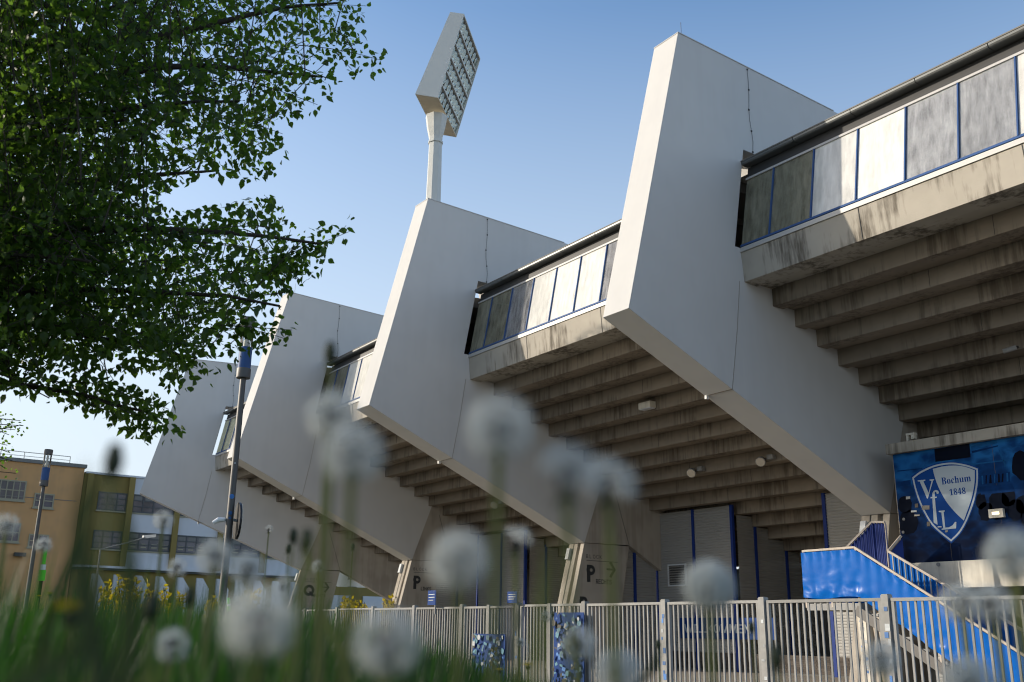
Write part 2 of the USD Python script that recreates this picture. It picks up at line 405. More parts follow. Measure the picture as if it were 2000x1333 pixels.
for i in (1, 2, 3, 4):
    r = part(stand, 'fin', rib_prism(i, rib_poly), M['plaster'], label=fin_lbl[i])
    # joint down the side face and round the underside, and the lightning cable with its clips
    seam = [(2.93, 6.66), (2.78, 5.6), (2.62, 4.72), (2.5652, 4.415)]
    for a, b in zip(seam[:-1], seam[1:]):
        part(r, 'joint', bar(rp(i, 0.002, *a), rp(i, 0.002, *b), 0.016, 0.006, (1, 0, 0)), M['raw'])
    part(r, 'joint', bar(rp(i, -T_, 2.5652, 4.42 - 0.004), rp(i, 0.0, 2.5652, 4.42 - 0.004), 0.02, 0.014), M['raw'])
    cab = [rp(i, 0.012, 3.52 + 0.05 * math.sin(t * 9) * t, 11.6 - t * 1.95) for t in np.linspace(0, 1, 9)]
    cb = part(r, 'cable', tube(cab, 0.006, 5), M['gutter'])
    for k in (0, 2, 4, 6, 8):
        part(cb, 'clip', bx(*(lambda c: (c[0] - .012, c[0] + .012, c[1] - .018, c[1] + .018, c[2] - .02, c[2] + .02))(cab[k])), M['dark'])
    part(r, 'drain_cap', bx(*(lambda c: (c[0] - .03, c[0] + .03, c[1] - .04, c[1] + .04, c[2] - .09, c[2] - .005))(rp(i, -T_ + 0.05, 2.5652, 4.42))), M['white'])
    # metal coping along the top
    part(r, 'coping', rib_prism(i, Polygon([(1.48, 11.706), (1.485, 11.728), (6.42, 11.603), (6.42, 11.582), (1.49, 11.7065)]), -T_ - 0.01, 0.012), M['sill'])
    part(r, 'lightning_rod', tube([rp(i, -0.2, 1.75, 11.7), rp(i, -0.2, 1.75, 12.15)], 0.006, 5), M['dark'])
    # raw concrete raker and its column
    rk = part(stand, 'raker_beam', rib_prism(i, raker_poly, -T_ + 0.004, -0.004), M['raw'])
    part(rk, 'joint', bar(rp(i, 0.0, 8.894, 2.49), rp(i, 0.0, 8.3, 4.2), 0.015, 0.004, (1, 0, 0)), M['dark'])
    zb = -1.0 - 0.06
    fr = lambda z: 7.163 - (2.455 - z) * 0.2585
    bk = lambda z: 8.894 - (2.455 - z) * 0.19
    col = Polygon([(fr(2.452) + 0.13, 2.452), (8.894, 2.452), (bk(zb), zb), (fr(zb) + 0.13, zb)])
    ms = [rib_prism(i, col, -T_ + 0.008, -0.008)]
    fin = Polygon([(fr(2.452), 2.452), (fr(2.452) + 0.131, 2.452), (fr(zb) + 0.131, zb), (fr(zb), zb)])
    for o0, o1 in ((-T_ + 0.008, -T_ + 0.25), (-0.55, -0.36), (-0.20, -0.008)):
        ms.append(rib_prism(i, fin, o0, o1))
    c = part(stand, 'column', cat_(*ms), M['raw'], label=None)
    pipe = [rp(i, -T_ + 0.28 + 0.03, fr(z) + 0.03, z) for z in np.linspace(2.40, zb, 6)]
    part(c, 'downpipe', tube(pipe, 0.038, 8), M['galv'])
    q = rp(i, -T_ + 0.13, fr(2.2) - 0.05, 2.2)
    part(c, 'wall_light', bar(rp(i, -T_ + 0.13, fr(2.32) - 0.045, 2.32), rp(i, -T_ + 0.13, fr(2.0) - 0.045, 2.0), 0.16, 0.1, (0, 1, 0)), M['offwhite'])

    def letters(txt, y, z, h, bold=False, squeeze=1.0, spread=0.0):
        m = []
        x = 0.0
        if spread:
            for ch in txt:
                g = vf(meshkit.text_mesh(ch, h, 0.003, bold))
                m.append((g[0] + [x, 0, 0], g[1])); x += h * spread
        else:
            m.append(vf(meshkit.text_mesh(txt, h, 0.003, bold)))
        v, f = cat_(*m)
        w = np.array([rp(i, 0.001 + p[2] - 0.008, y + p[0] * squeeze / S, z + p[1] / S) for p in v])
        return w, f
    def glyph(ch, y, z, h):
        k = h / S
        if ch == 'P':
            g = sbox(0, 0, .26 * k, k).union(affinity.translate(affinity.scale(Point(0, 0).buffer(.30 * k), 1.12, 1), .30 * k, .70 * k))
            g = g.difference(affinity.translate(affinity.scale(Point(0, 0).buffer(.10 * k), 1.1, 1), .33 * k, .70 * k))
        else:
            g = Point(.42 * k, .5 * k).buffer(.5 * k).difference(Point(.42 * k, .5 * k).buffer(.25 * k)).union(Polygon([(.40 * k, .36 * k), (.56 * k, .42 * k), (.95 * k, .02 * k), (.68 * k, -.02 * k)]))
        return rib_prism(i, affinity.translate(g, y, z), -0.008, -0.005)
    big, side = {1: ('P', 'LINKS'), 2: ('P', 'RECHTS'), 3: ('P', 'LINKS'), 4: ('Q', 'RECHTS')}[i]
    if i > 1:
        dz, dy = {2: (0, 0), 3: (0.05, 0.02), 4: (-.02, .12)}[i]
        part(c, 'block_word', letters('BLOCK', 7.22 + dy, 2.03 + dz, 0.125, False, 0.95, 1.28), M['ink'])
        part(c, 'rule_line', rib_prism(i, sbox(7.24 + dy, 1.957 + dz, 8.42 + dy, 1.972 + dz), -0.008, -0.005), M['ink'])
        part(c, 'block_letter', glyph(big, 7.25 + dy, 1.36 + dz, 0.58), M['ink'])
        part(c, 'side_word', letters(side, 7.57 + dy, 1.325 + dz, 0.15, True, 0.9), M['ink'])
        if side == 'RECHTS':
            a = [Polygon([(8.0, 1.725), (8.28, 1.715), (8.28, 1.775), (8.0, 1.775)]), Polygon([(8.10, 1.94), (8.17, 1.985), (8.345, 1.745), (8.25, 1.745)]), Polygon([(8.10, 1.55), (8.17, 1.505), (8.345, 1.744), (8.25, 1.744)])]
            a = shapely.union_all(a)
            a = affinity.translate(a, dy, dz)
            part(c, 'arrow', rib_prism(i, a, -0.008, -0.005), M['ink'])
        if i == 2:
            part(c, 'block_letter', glyph('P', 6.98, 0.50, 0.54), M['ink'])

# --- bays between the fins
glass_y = lambda z: 3.011 + (z - 7.376) * 0.181
bay_lbl = {0: 'stained concrete parapet at the upper right', 1: 'stained concrete parapet between the floodlight fin and the nearest fin'}
for bay in (0, 1, 2, 3):
    A, B = rp(bay + 1, 0.0, 3, 7), rp(bay, -T_, 3, 7)
    W = np.linalg.norm(B - A)
    fa = part(stand, 'parapet_beam', loft(bay, [(3.011, 7.275), (3.069, 6.672), (3.42, 6.652), (3.45, 6.70), (4.75, 6.70), (4.75, 7.0), (3.4, 7.275)]), M['fascia'], label=bay_lbl.get(bay))
    for k in (1, 2, 3):       # joints between the precast lengths
        s = (0.73 + 0.985 * (3 * k - 1.0)) * S / W + 0.004
        if s < 0.95:
            part(fa, 'joint', bar(bayp(bay, s, 3.008, 7.27), bayp(bay, s, 3.064, 6.68), 0.014, 0.008, (1, 0, 0)), M['dark'])
    for k in range(15):
        yk, zb, zt = step_y(k), step_b(k), step_b(k - 1) + 0.045 if k else 6.698
        prof = [(yk, zt), (yk, zb), (yk + 0.30, zb), (yk + 0.32, zb + 0.05), (yk + 0.93, zb + 0.05), (yk + 0.93, zb + 0.19), (yk + 0.5, zb + 0.24), (yk + 0.33, zt)]
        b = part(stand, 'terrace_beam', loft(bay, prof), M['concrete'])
        for s in ((0.335 + 0.01 * math.sin(k * 5 + bay), 0.67) if k % 2 else (0.5 + 0.012 * math.sin(k * 3 + bay),)):
            part(b, 'joint', bar(bayp(bay, s, yk - 0.002, zt - 0.01), bayp(bay, s, yk - 0.002, zb + 0.01), 0.012, 0.006, (1, 0, 0)), M['dark'])
    # window band
    g = part(stand, 'window_band', loft(bay, [(2.985, 7.28), (2.985, 7.37), (3.10, 7.375), (3.10, 7.28)]), M['sill'])
    part(g, 'bottom_rail', loft(bay, [(glass_y(7.38) - 0.012, 7.395), (glass_y(7.44) - 0.012, 7.44), (glass_y(7.44) + 0.04, 7.44), (glass_y(7.38) + 0.04, 7.395)]), M['blue'])
    part(g, 'top_rail', loft(bay, [(glass_y(8.93) - 0.02, 8.93), (glass_y(8.98) - 0.02, 8.98), (glass_y(8.98) + 0.04, 8.98), (glass_y(8.93) + 0.04, 8.93)]), M['sill'])
    part(g, 'head_board', loft(bay, [(glass_y(8.98) + 0.03, 8.981), (3.37, 9.23), (3.459, 9.23), (3.459, 8.981)]), M['dark'])
    posts = [0.73 + 0.985 * k for k in range(40)]
    posts = [q * S / W for q in posts if q * S < W - 0.15]
    for k, s in enumerate([0.0] + posts):
        e = posts[k] if k < len(posts) else 1.0
        h = 0.02 / W
        kind = 'pane_dark' if k < 2 else 'pane_dusty' if (bay == 0 and k in (4, 5, 7)) or (bay == 1 and k in (2, 6, 8)) or bay == 3 else 'pane_milky'
        part(g, 'pane', loft(bay, [(glass_y(7.44) + 0.005, 7.44), (glass_y(8.93) + 0.005, 8.93), (glass_y(8.93) + 0.018, 8.93), (glass_y(7.44) + 0.018, 7.44)], s + h, e - h), M[kind])
    for s in posts:
        part(g, 'post', loft(bay, [(glass_y(7.44) - 0.025, 7.44), (glass_y(8.93) - 0.025, 8.93), (glass_y(8.93) + 0.05, 8.93), (glass_y(7.44) + 0.05, 7.44)], s - 0.014 / W, s + 0.014 / W), M['blue'])
    # gutter in lengths, roof, concourse behind the glass
    nseg = 7
    for k in range(nseg):
        part(stand, 'gutter', loft(bay, [(3.16, 9.305), (3.16, 9.265), (3.175, 9.24), (3.20, 9.232), (3.36, 9.232), (3.36, 9.242), (3.21, 9.242), (3.185, 9.25), (3.175, 9.268), (3.175, 9.305)], k / nseg + 0.0008, (k + 1) / nseg - 0.0008), M['gutter'])
    part(stand, 'roof_deck', loft(bay, [(3.15, 9.31), (3.15, 9.335), (12.9, 10.3), (12.9, 9.95), (3.46, 9.06), (3.46, 9.31)]), M['roof'])
    for k in range(4):
        s = (k + 0.5) / 4
        part(stand, 'roof_joist', loft(bay, [(3.7, 9.07), (3.7, 8.93), (7.2, 9.2), (7.2, 9.39)], s - 0.06 / W, s + 0.06 / W), M['roof'])
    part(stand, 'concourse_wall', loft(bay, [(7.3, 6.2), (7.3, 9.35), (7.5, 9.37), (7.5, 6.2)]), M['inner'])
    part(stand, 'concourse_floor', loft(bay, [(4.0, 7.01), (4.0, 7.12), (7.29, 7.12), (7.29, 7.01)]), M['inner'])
for bay, s in ((0, 0.20), (0, 0.42), (1, 0.27), (1, 0.62)):
    p0, p1 = bayp(bay, s, 4.3, 8.78), bayp(bay, s + 0.075, 4.3, 8.78)
    t = thing('ceiling_lamp', {(0, .20): 'lit strip lamp hanging behind the dark panes beside the nearest fin', (0, .42): 'lit strip lamp behind the brighter panes at the upper right',
                               (1, .27): 'lit strip lamp behind the panes next to the floodlight fin', (1, .62): 'lit strip lamp behind the bright panes left of the nearest fin'}[(bay, s)], 'lamp', (p0 + p1) / 2, kind='thing')
    part(t, 'housing', bar(p0 + [0, 0, .05], p1 + [0, 0, .05], 0.14, 0.05), M['white'])
    part(t, 'light_tube', bar(p0, p1, 0.05, 0.045), M['tube'])

for bay, k, s0, s1 in ((1, 9, 0.12, 0.99), (1, 5, 0.45, 0.97), (0, 6, 0.02, 0.98), (2, 8, 0.05, 0.95)):
    q = [bayp(bay, s, step_y(k) + 0.33, step_b(k) + 0.02) for s in np.linspace(s0, s1, 9)]
    cd = part(stand, 'conduit', tube(q, 0.018, 6), M['gutter'])
    for p in q[1:-1:2]:
        part(cd, 'clip', bx(p[0] - .025, p[0] + .025, p[1] - .03, p[1] + .03, p[2] - .03, p[2] + .03), M['dark'])
# lamps fixed under the steps
px0 = rp(1, 0, 5.83, 5.60) + [-5.75 * S, -0.12, -0.06]
t = thing('light_box', 'white rectangular light box on the stepped concrete between the two nearest fins', 'lamp', px0)
part(t, 'housing', bx(px0[0] - 0.26, px0[0] + 0.26, px0[1] - 0.13, px0[1] + 0.11, px0[2] - 0.09, px0[2] + 0.10), M['cream'])
part(t, 'diffuser', bx(px0[0] - 0.24, px0[0] + 0.24, px0[1] - 0.11, px0[1] + 0.09, px0[2] - 0.115, px0[2] - 0.0905), M['offwhite'])
for X, lbl in ((-6.78, 'left one of the two round floodlights on the steps beside the nearest fin'), (-4.33, 'right one of the two round floodlights, close against the nearest fin'), (-16.39, 'round floodlight on the steps left of the big blurred seed head')):
    c = np.array([X0 + X * S, Y0 + 8.45 * S - 0.2, HC + 4.24 * S])
    t = thing('spot_lamp', lbl, 'lamp', c)
    d = np.array([0.35, -0.75, -0.55]); d /= np.linalg.norm(d)
    part(t, 'bracket', bar(c + [0, 0.2, 0.05], c + [0, 0.02, 0.05], 0.05, 0.05), M['galv'])
    part(t, 'lamp_body', tube([c + d * q for q in (-0.16, -0.1, 0.02, 0.10, 0.12)], [0.05, 0.09, 0.14, 0.16, 0.16], 14), M['galv'])
    part(t, 'lens', tube([c + d * 0.121, c + d * 0.13], [0.14, 0.14], 14), M['mirror'])
    part(t, 'gear_box', bx(c[0] + 0.2, c[0] + 0.42, c[1] + 0.02, c[1] + 0.18, c[2] + 0.0, c[2] + 0.14), M['galv'])
c = np.array([X0 + 3.44 * S, Y0 + 6.49 * S - 0.15, HC + 5.12 * S])
t = thing('security_camera', 'small dark camera bracket under the steps at the right edge', 'camera', c)
part(t, 'bracket', bar(c + [0, 0.15, 0.05], c + [0, 0.0, 0.0], 0.05, 0.05), M['dark'])
part(t, 'camera_body', tube([c + [0.05, 0, 0], c + [-0.2, -0.12, -0.06]], 0.055, 10), M['galv'])

# ------------------------------------------------------------------ floodlight mast on the second fin
mast_xy = np.array([RIBS[2][0] - 0.35 * S, Y0 + 1.85 * S])
mz = HC + 11.66 * S
mast = thing('floodlight_mast', 'tall floodlight on a pale mast, its lamp box turned to the pitch', 'floodlight', (mast_xy[0], mast_xy[1], mz))
top = HC + 17.35
part(mast, 'pole', lathe([(0.27, mz), (0.235, top - 0.9), (0.0, top - 0.9)], (mast_xy[0], mast_xy[1], 0), 8), M['mast'])
part(mast, 'collar', lathe([(0.245, top - 0.93), (0.27, top - 0.93), (0.27, top - 0.86), (0.245, top - 0.86)], (mast_xy[0], mast_xy[1], 0), 8), M['mast'])
part(mast, 'neck', lathe([(0.235, top - 0.86), (0.25, top - 0.7), (0.33, top - 0.35), (0.40, top + 0.12), (0.0, top + 0.12)], (mast_xy[0], mast_xy[1], 0), 8), M['mast'])
part(mast, 'base_plate', bx(mast_xy[0] - .34, mast_xy[0] + .34, mast_xy[1] - .34, mast_xy[1] + .34, mz + 0.012, mz + 0.07), M['mast'])
fy_, ft_ = 0.7825, 0.2513
n0 = np.array([math.sin(fy_), math.cos(fy_), 0]); wv = np.array([math.cos(fy_), -math.sin(fy_), 0])
nv = math.cos(ft_) * n0 - math.sin(ft_) * np.array([0, 0, 1.]); hv = math.sin(ft_) * n0 + math.cos(ft_) * np.array([0, 0, 1.])
fc = np.array([-26.9623, 16.3101, 19.1493 + HC]); FW, FH, DT, DB = 2.8717, 3.3453, 0.525, 0.8425


def fl(a, b, d):
    """a along the lamp face (-.5 near side), b up, d metres behind the face."""
    return fc + wv * FW * a + hv * FH * b - nv * d


dep = lambda b: DB + (DT - DB) * (b + 0.5)


def hexa(P):
    f = np.array([[0, 1, 2], [0, 2, 3], [4, 6, 5], [4, 7, 6], [0, 5, 1], [0, 4, 5], [1, 6, 2], [1, 5, 6], [2, 7, 3], [2, 6, 7], [3, 4, 0], [3, 7, 4]])
    m = trimesh.Trimesh(np.array(P), f, process=False)
    m.fix_normals()
    return vf(m)


def slab(a0, a1, b0, b1, d0, d1):
    q = lambda d, b: d(b) if callable(d) else d
    return hexa([fl(a0, b0, q(d0, b0)), fl(a1, b0, q(d0, b0)), fl(a1, b1, q(d0, b1)), fl(a0, b1, q(d0, b1)), fl(a0, b0, q(d1, b0)), fl(a1, b0, q(d1, b0)), fl(a1, b1, q(d1, b1)), fl(a0, b1, q(d1, b1))])


th = 0.012
head = part(mast, 'lamp_box', slab(-.5, .5, -.5, .5, lambda b: dep(b) - 0.03, dep), M['mast'])
part(head, 'side_sheet', slab(-.5, -.5 + th, -.5, .5, 0.0, lambda b: dep(b) - 0.031), M['mast'])
part(head, 'side_sheet', slab(.5 - th, .5, -.5, .5, 0.0, lambda b: dep(b) - 0.031), M['mast'])
part(head, 'top_sheet', slab(-.5 + th, .5 - th, .5 - th, .5, 0.0, lambda b: dep(b) - 0.031), M['mast'])
part(head, 'bottom_sheet', slab(-.5 + th, .5 - th, -.5, -.5 + th, 0.0, lambda b: dep(b) - 0.031), M['mastunder'])
part(head, 'inner_sheet', slab(-.5 + th, .5 - th, -.5 + th, .5 - th, 0.34, 0.36), M['gutter'])
rows, cols = 6, 8
for r_ in range(rows):
    b = -.5 + (r_ + .5) / rows
    if r_:
        part(head, 'shelf', slab(-.5 + th, .5 - th, b - .5 / rows - .008, b - .5 / rows + .008, 0.02, 0.335), M['mast'])
    for c_ in range(cols):
        a = -.5 + (c_ + .5) / cols
        c0 = fl(a, b, 0.13)
        ax = nv + 0.25 * wv * (rng.random() - .5) - 0.35 * hv * (0.6 + 0.5 * rng.random()) * 0.5
        ax /= np.linalg.norm(ax)
        lamp = part(mast, 'reflector', tube([c0 - ax * 0.11, c0 - ax * 0.08, c0 - ax * 0.02, c0 + ax * 0.06, c0 + ax * 0.065], [0.04, 0.10, 0.155, 0.185, 0.178], 14, cap=False), M['mirror'])
        part(lamp, 'bulb', tube([c0 - ax * 0.08, c0 + ax * 0.02], 0.03, 6), M['white'])
        part(lamp, 'lens', tube([c0 + ax * 0.062, c0 + ax * 0.066], [0.176, 0.176], 14), M['lens'])

# ------------------------------------------------------------------ corrugated kiosks under the stand
def corrugated(p0, p1, z0, z1, pitch=0.09, depth=0.022):
    """A sheet with horizontal ribs from p0 to p1 (plan points), its front to the right of p0 -> p1 seen from above."""
    p0, p1 = np.array(p0, float), np.array(p1, float)
    d = (p1 - p0) / np.linalg.norm(p1 - p0)
    nrm = np.array([d[1], -d[0]])
    n = max(2, int((z1 - z0) / pitch))
    rows_ = []
    for k in range(n):
        z = z0 + (z1 - z0) * k / n
        h = (z1 - z0) / n
        rows_ += [(0, z), (0, z + h * .55), (depth, z + h * .70), (depth, z + h * .92)]
    rows_.append((0, z1))
    v, f = [], []
    for o, z in rows_:
        for p in (p0, p1):
            v.append([p[0] + nrm[0] * o, p[1] + nrm[1] * o, z])
    for k in range(len(rows_) - 1):
        a = 2 * k
        f += [[a, a + 1, a + 3], [a, a + 3, a + 2]]
    return np.array(v), np.array(f)


KY = Y0 + 10.2 * S
kiosk_lbl = ['grey corrugated kiosk with a louvred vent, between the two nearest fins', 'grey corrugated kiosk behind the floodlight fin\'s column, with a small blue sign beside it']
for i, lbl in ((2, kiosk_lbl[0]), (3, kiosk_lbl[1])):
    xr = RIBS[i][0]
    t = thing('corrugated_kiosk', lbl, 'kiosk', (xr, KY, 0))
    ztop = HC + 3.52 * S
    xs = [-0.3, 1.3, 2.82]
    zlow = HC - 0.55 * S if i == 2 else 0.0
    for a, b in zip(xs[:-1], xs[1:]):
        part(t, 'cladding_panel', corrugated((xr + a * S + 0.05, KY), (xr + b * S - 0.05, KY), zlow, ztop), M['clad'])
    if i == 3:
        part(t, 'cladding_panel', corrugated((xr + 2.9 * S, KY + 3.2), (xr + 6.0 * S, KY + 3.2), 0.0, HC + 2.2 * S), M['clad'])
    xw = xr - 0.3 * S
    for ya, yb in ((8.30, 9.25), (9.25, 10.16)):
        part(t, 'side_panel', corrugated((xw, Y0 + ya * S + .03), (xw, Y0 + yb * S - .03), 0.0, HC + (2.487 - max(0, yb - 8.894) * .534) * S + .5), M['clad'])
    part(t, 'corner_post', bx(xw - .02, xw + .07, Y0 + 9.25 * S - .05, Y0 + 9.25 * S + .05, 0, HC + 2.3 * S), M['deepblue'])
    for a in xs:
        part(t, 'corner_post', bx(xr + a * S - .055, xr + a * S + .055, KY - 0.05, KY + 0.06, 0, ztop + 0.01), M['deepblue'])
    # side running inwards, its top following the steps
    xe = xr + 2.82 * S
    for k in range(10, 16):
        y0_, y1_ = (step_y(k) - 0.02) * S + Y0, (step_y(k + 1) - 0.02) * S + Y0
        y0_ = max(y0_, KY + 0.06)
        part(t, 'side_panel', corrugated((xe, y0_), (xe, y1_), 0, HC + (step_b(k)) * S - 0.02), M['clad'])
    for k, y in ((11, 11.12), (13, 12.43), (15, 13.7)):
        part(t, 'corner_post', bx(xe - .02, xe + .06, Y0 + y * S - .05, Y0 + y * S + .05, 0, HC + step_b(k) * S + 0.1), M['deepblue'])
    if i == 2:
        vx0, vx1, vz0, vz1 = xr + 0.25 * S, xr + 0.93 * S, HC + 1.37 * S, HC + 1.93 * S
        v_ = part(t, 'vent', cat_(bx(vx0 - .05, vx0, KY - .07, KY - .0, vz0 - .05, vz1 + .05), bx(vx1, vx1 + .05, KY - .07, KY, vz0 - .05, vz1 + .05), bx(vx0, vx1, KY - .07, KY, vz1, vz1 + .05), bx(vx0, vx1, KY - .07, KY, vz0 - .05, vz0)), M['offwhite'])
        part(v_, 'vent_back', bx(vx0, vx1, KY - .03, KY - .026, vz0, vz1), M['dark'])
        for k in range(8):
            z = vz0 + (k + .5) * (vz1 - vz0) / 8
            part(v_, 'louvre', bar((vx0, KY - .045, z), (vx1, KY - .045, z), 0.05, 0.012, (0, 0.6, 0.8)), M['clad'])
        # brick base, serving hatch, blue sign board
        bx0, bx1 = xr - 2.0 * S, xr + 7.0 * S
        bb = part(t, 'brick_base', bx(bx0, bx1, KY - 0.02, KY + 0.1, 0.0, HC - 0.56 * S), M['inner'])
        nb = 0
        for row in range(9):
            z = 0.06 + row * 0.058 * 1.0
            for c_ in range(32):
                x = bx0 + (c_ + (row % 2) * .5) * (bx1 - bx0) / 32.6
                if nb < 290:
                    w_ = (bx1 - bx0) / 32.6
                    part(bb, 'brick', bx(x + .006, x + w_ - .006, KY - .034 - .006 * rng.random(), KY - .0205, z, z + .052), M['brick']); nb += 1
        sz0, sz1 = HC - 0.15 * S, HC + 0.42 * S
        b_ = part(t, 'sign_board', bx(xr + 0.62 * S, xr + 4.2 * S, KY - 0.09, KY - 0.055, sz0, sz1), M['pebble'])
        v, f = vf(meshkit.text_mesh('WILLKOMMEN', 0.27, 0.003, True))
        part(b_, 'lettering', (np.stack([xr + 0.85 * S + v[:, 0] * 1.15, KY - 0.0905 - v[:, 2], sz0 + 0.2 + v[:, 1]], 1), f[:, ::-1]), M['print_white'])
t = thing('corrugated_wall', 'grey corrugated wall with a blue edge post behind the foot of the nearest fin', 'wall', (X0 - 3.9 * S, KY, 0))
x = RIBS[2][0] + 6.03 * S
part(t, 'cladding_panel', corrugated((x + .06, KY), (X0 - 0.2, KY), 0.0, HC + 3.52 * S), M['clad'])
part(t, 'edge_post', bx(x - .06, x + .06, KY - .05, KY + .06, 0, HC + 3.54 * S), M['deepblue'])
part(t, 'side_panel', corrugated((x, KY + 4.0), (x, KY + .06), 0.0, HC + 1.9 * S), M['clad'])
x = RIBS[3][0] - 0.55 * S
t = thing('blue_wall_end', 'dark blue steel post at the end of the wall behind the column with P LINKS', 'post', (x, KY, 0))
part(t, 'post', bx(x - .06, x + .06, KY - .06, KY + .06, 0, HC + 3.4 * S), M['deepblue'])
part(t, 'wall_strip', corrugated((x + .06, KY + .02), (RIBS[3][0] - 0.3 * S - .06, KY + .02), 0.0, HC + 3.0 * S), M['clad'])
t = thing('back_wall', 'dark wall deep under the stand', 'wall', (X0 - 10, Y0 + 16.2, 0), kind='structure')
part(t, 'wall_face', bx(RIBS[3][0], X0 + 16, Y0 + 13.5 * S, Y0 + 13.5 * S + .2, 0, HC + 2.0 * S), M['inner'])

# ------------------------------------------------------------------ mural block at the right
MY = Y0 + 6.5 * S
mx0, mx1 = X0 + 0.63 * S, X0 + 9.2 * S
mu = thing('mural_block', 'stair block with a dark blue crowd mural and shield crest under a concrete lintel', 'mural', (mx0, MY, 0))
part(mu, 'mural_wall', bx(mx0, mx1, MY, MY + 2.2, HC + 1.37 * S, HC + 3.52 * S), M['mural'])
part(mu, 'side_wall', bx(mx0 - .03, mx0 - .002, MY + .02, MY + 2.2, HC + 1.38 * S, HC + 3.51 * S), M['raw'])
part(mu, 'lintel', bx(mx0 - .09, mx1, MY - .14, MY + 2.3, HC + 3.523 * S, HC + 3.73 * S), M['fascia'])
part(mu, 'landing_slab', bx(mx0 + .0, mx1, MY - .03, MY + 2.2, HC + 0.88 * S, HC + 1.367 * S), M['cream'])
part(mu, 'footing_wall', bx(mx0 + .5, mx1, MY + .35, MY + 2.1, 0, HC + 0.878 * S), M['inner'])
for k in range(1, 7):
    part(mu, 'panel_joint', bx(mx0 + k * 1.25 - .004, mx0 + k * 1.25 + .004, MY - .0012, MY - .0002, HC + 1.38 * S, HC + 3.515 * S), M['black'])


def z8(a, b):
    return on_y(1700 + a / 4.443, 780 + b / 4.443, MY)[[0, 2]]


def flat(name, parent, pts, lift, m, holes=(), raw=False, label=None):
    P = [tuple(p) if raw else tuple(z8(*p)) for p in pts]
    H = [[tuple(p) if raw else tuple(z8(*p)) for p in h] for h in holes]
    v, f = prism(Polygon(P, H), 0.0015)
    return part(parent, name, (np.stack([v[:, 0], MY - lift - v[:, 2], v[:, 1]], 1), f[:, ::-1]), m, label=label)


def smooth(pts, n=6):
    pts = np.array(pts, float)
    out = []
    N = len(pts)
    for i in range(N):
        p0, p1, p2, p3 = pts[i - 1], pts[i], pts[(i + 1) % N], pts[(i + 2) % N]
        for t in np.arange(n) / n:
            out.append(0.5 * (2 * p1 + (p2 - p0) * t + (2 * p0 - 5 * p1 + 4 * p2 - p3) * t * t + (3 * p1 - p0 - 3 * p2 + p3) * t ** 3))
    return np.array(out)


def curve(*segs):
    """Straight corners joined by sampled arcs: each seg a list of points through which a spline runs."""
    out = []
    for s in segs:
        s = np.array(s, float)
        if len(s) < 3:
            out += s.tolist(); continue
        q = np.vstack([2 * s[0] - s[1], s, 2 * s[-1] - s[-2]])
        for i in range(1, len(q) - 2):
            for t in np.arange(6) / 6:
                p0, p1, p2, p3 = q[i - 1], q[i], q[i + 1], q[i + 2]
                out.append((0.5 * (2 * p1 + (p2 - p0) * t + (2 * p0 - 5 * p1 + 4 * p2 - p3) * t * t + (3 * p1 - p0 - 3 * p2 + p3) * t ** 3)).tolist())
        out.append(s[-1].tolist())
    return out


outer = curve([(355, 668), (440, 612), (560, 562), (700, 542), (830, 560), (943, 596)], [(943, 600), (942, 720), (915, 870), (855, 1040), (790, 1160), (705, 1252)], [(700, 1252), (600, 1170), (510, 1080), (430, 930), (380, 790), (355, 672)])
white_ring = curve([(364, 680), (440, 625), (560, 573), (700, 551), (830, 569), (935, 604)], [(934, 608), (933, 720), (906, 868), (848, 1033), (785, 1150), (704, 1235)], [(700, 1235), (605, 1160), (520, 1072), (438, 925), (390, 790), (364, 684)])
inner_blue = curve([(380, 686), (445, 640), (562, 588), (700, 566), (825, 583), (921, 614)], [(920, 616), (918, 720), (892, 862), (835, 1025), (775, 1138), (703, 1216)], [(700, 1216), (615, 1148), (532, 1064), (452, 920), (404, 790), (380, 690)])
white_field = curve([(543, 606), (640, 583), (745, 577), (830, 590), (908, 618)], [(908, 622), (906, 720), (880, 860), (814, 1052)], [(810, 1052), (740, 985), (665, 895), (605, 790), (565, 690), (544, 610)])
cr = flat('crest', mu, outer, 0.003, M['print_blue'], label='blue and white shield crest')
flat('crest_border', cr, white_ring, 0.005, M['print_white'])
flat('crest_field', cr, inner_blue, 0.007, M['print_blue'])
flat('crest_white_field', cr, white_field, 0.009, M['print_white'])
VL = [(413, 705), (478, 699), (478, 708), (462, 714), (508, 815), (533, 712), (516, 706), (516, 698), (555, 694), (555, 702), (546, 708), (500, 865), (495, 865), (430, 715), (413, 714)]
FL = [(525, 850), (540, 848), (540, 815), (552, 796), (572, 788), (590, 795), (597, 812), (590, 823), (578, 822), (573, 808), (566, 804), (561, 812), (561, 848), (578, 846), (578, 857), (562, 860), (585, 1092), (552, 1072), (540, 860), (525, 862)]
LL = [(595, 970), (648, 965), (648, 974), (638, 980), (652, 1115), (685, 1112), (715, 1095), (737, 1065), (748, 1066), (745, 1122), (622, 1135), (620, 1127), (634, 1120), (618, 983), (596, 980)]
for q in (VL, FL, LL):
    flat('crest_letter', cr, q, 0.0095, M['print_white'])
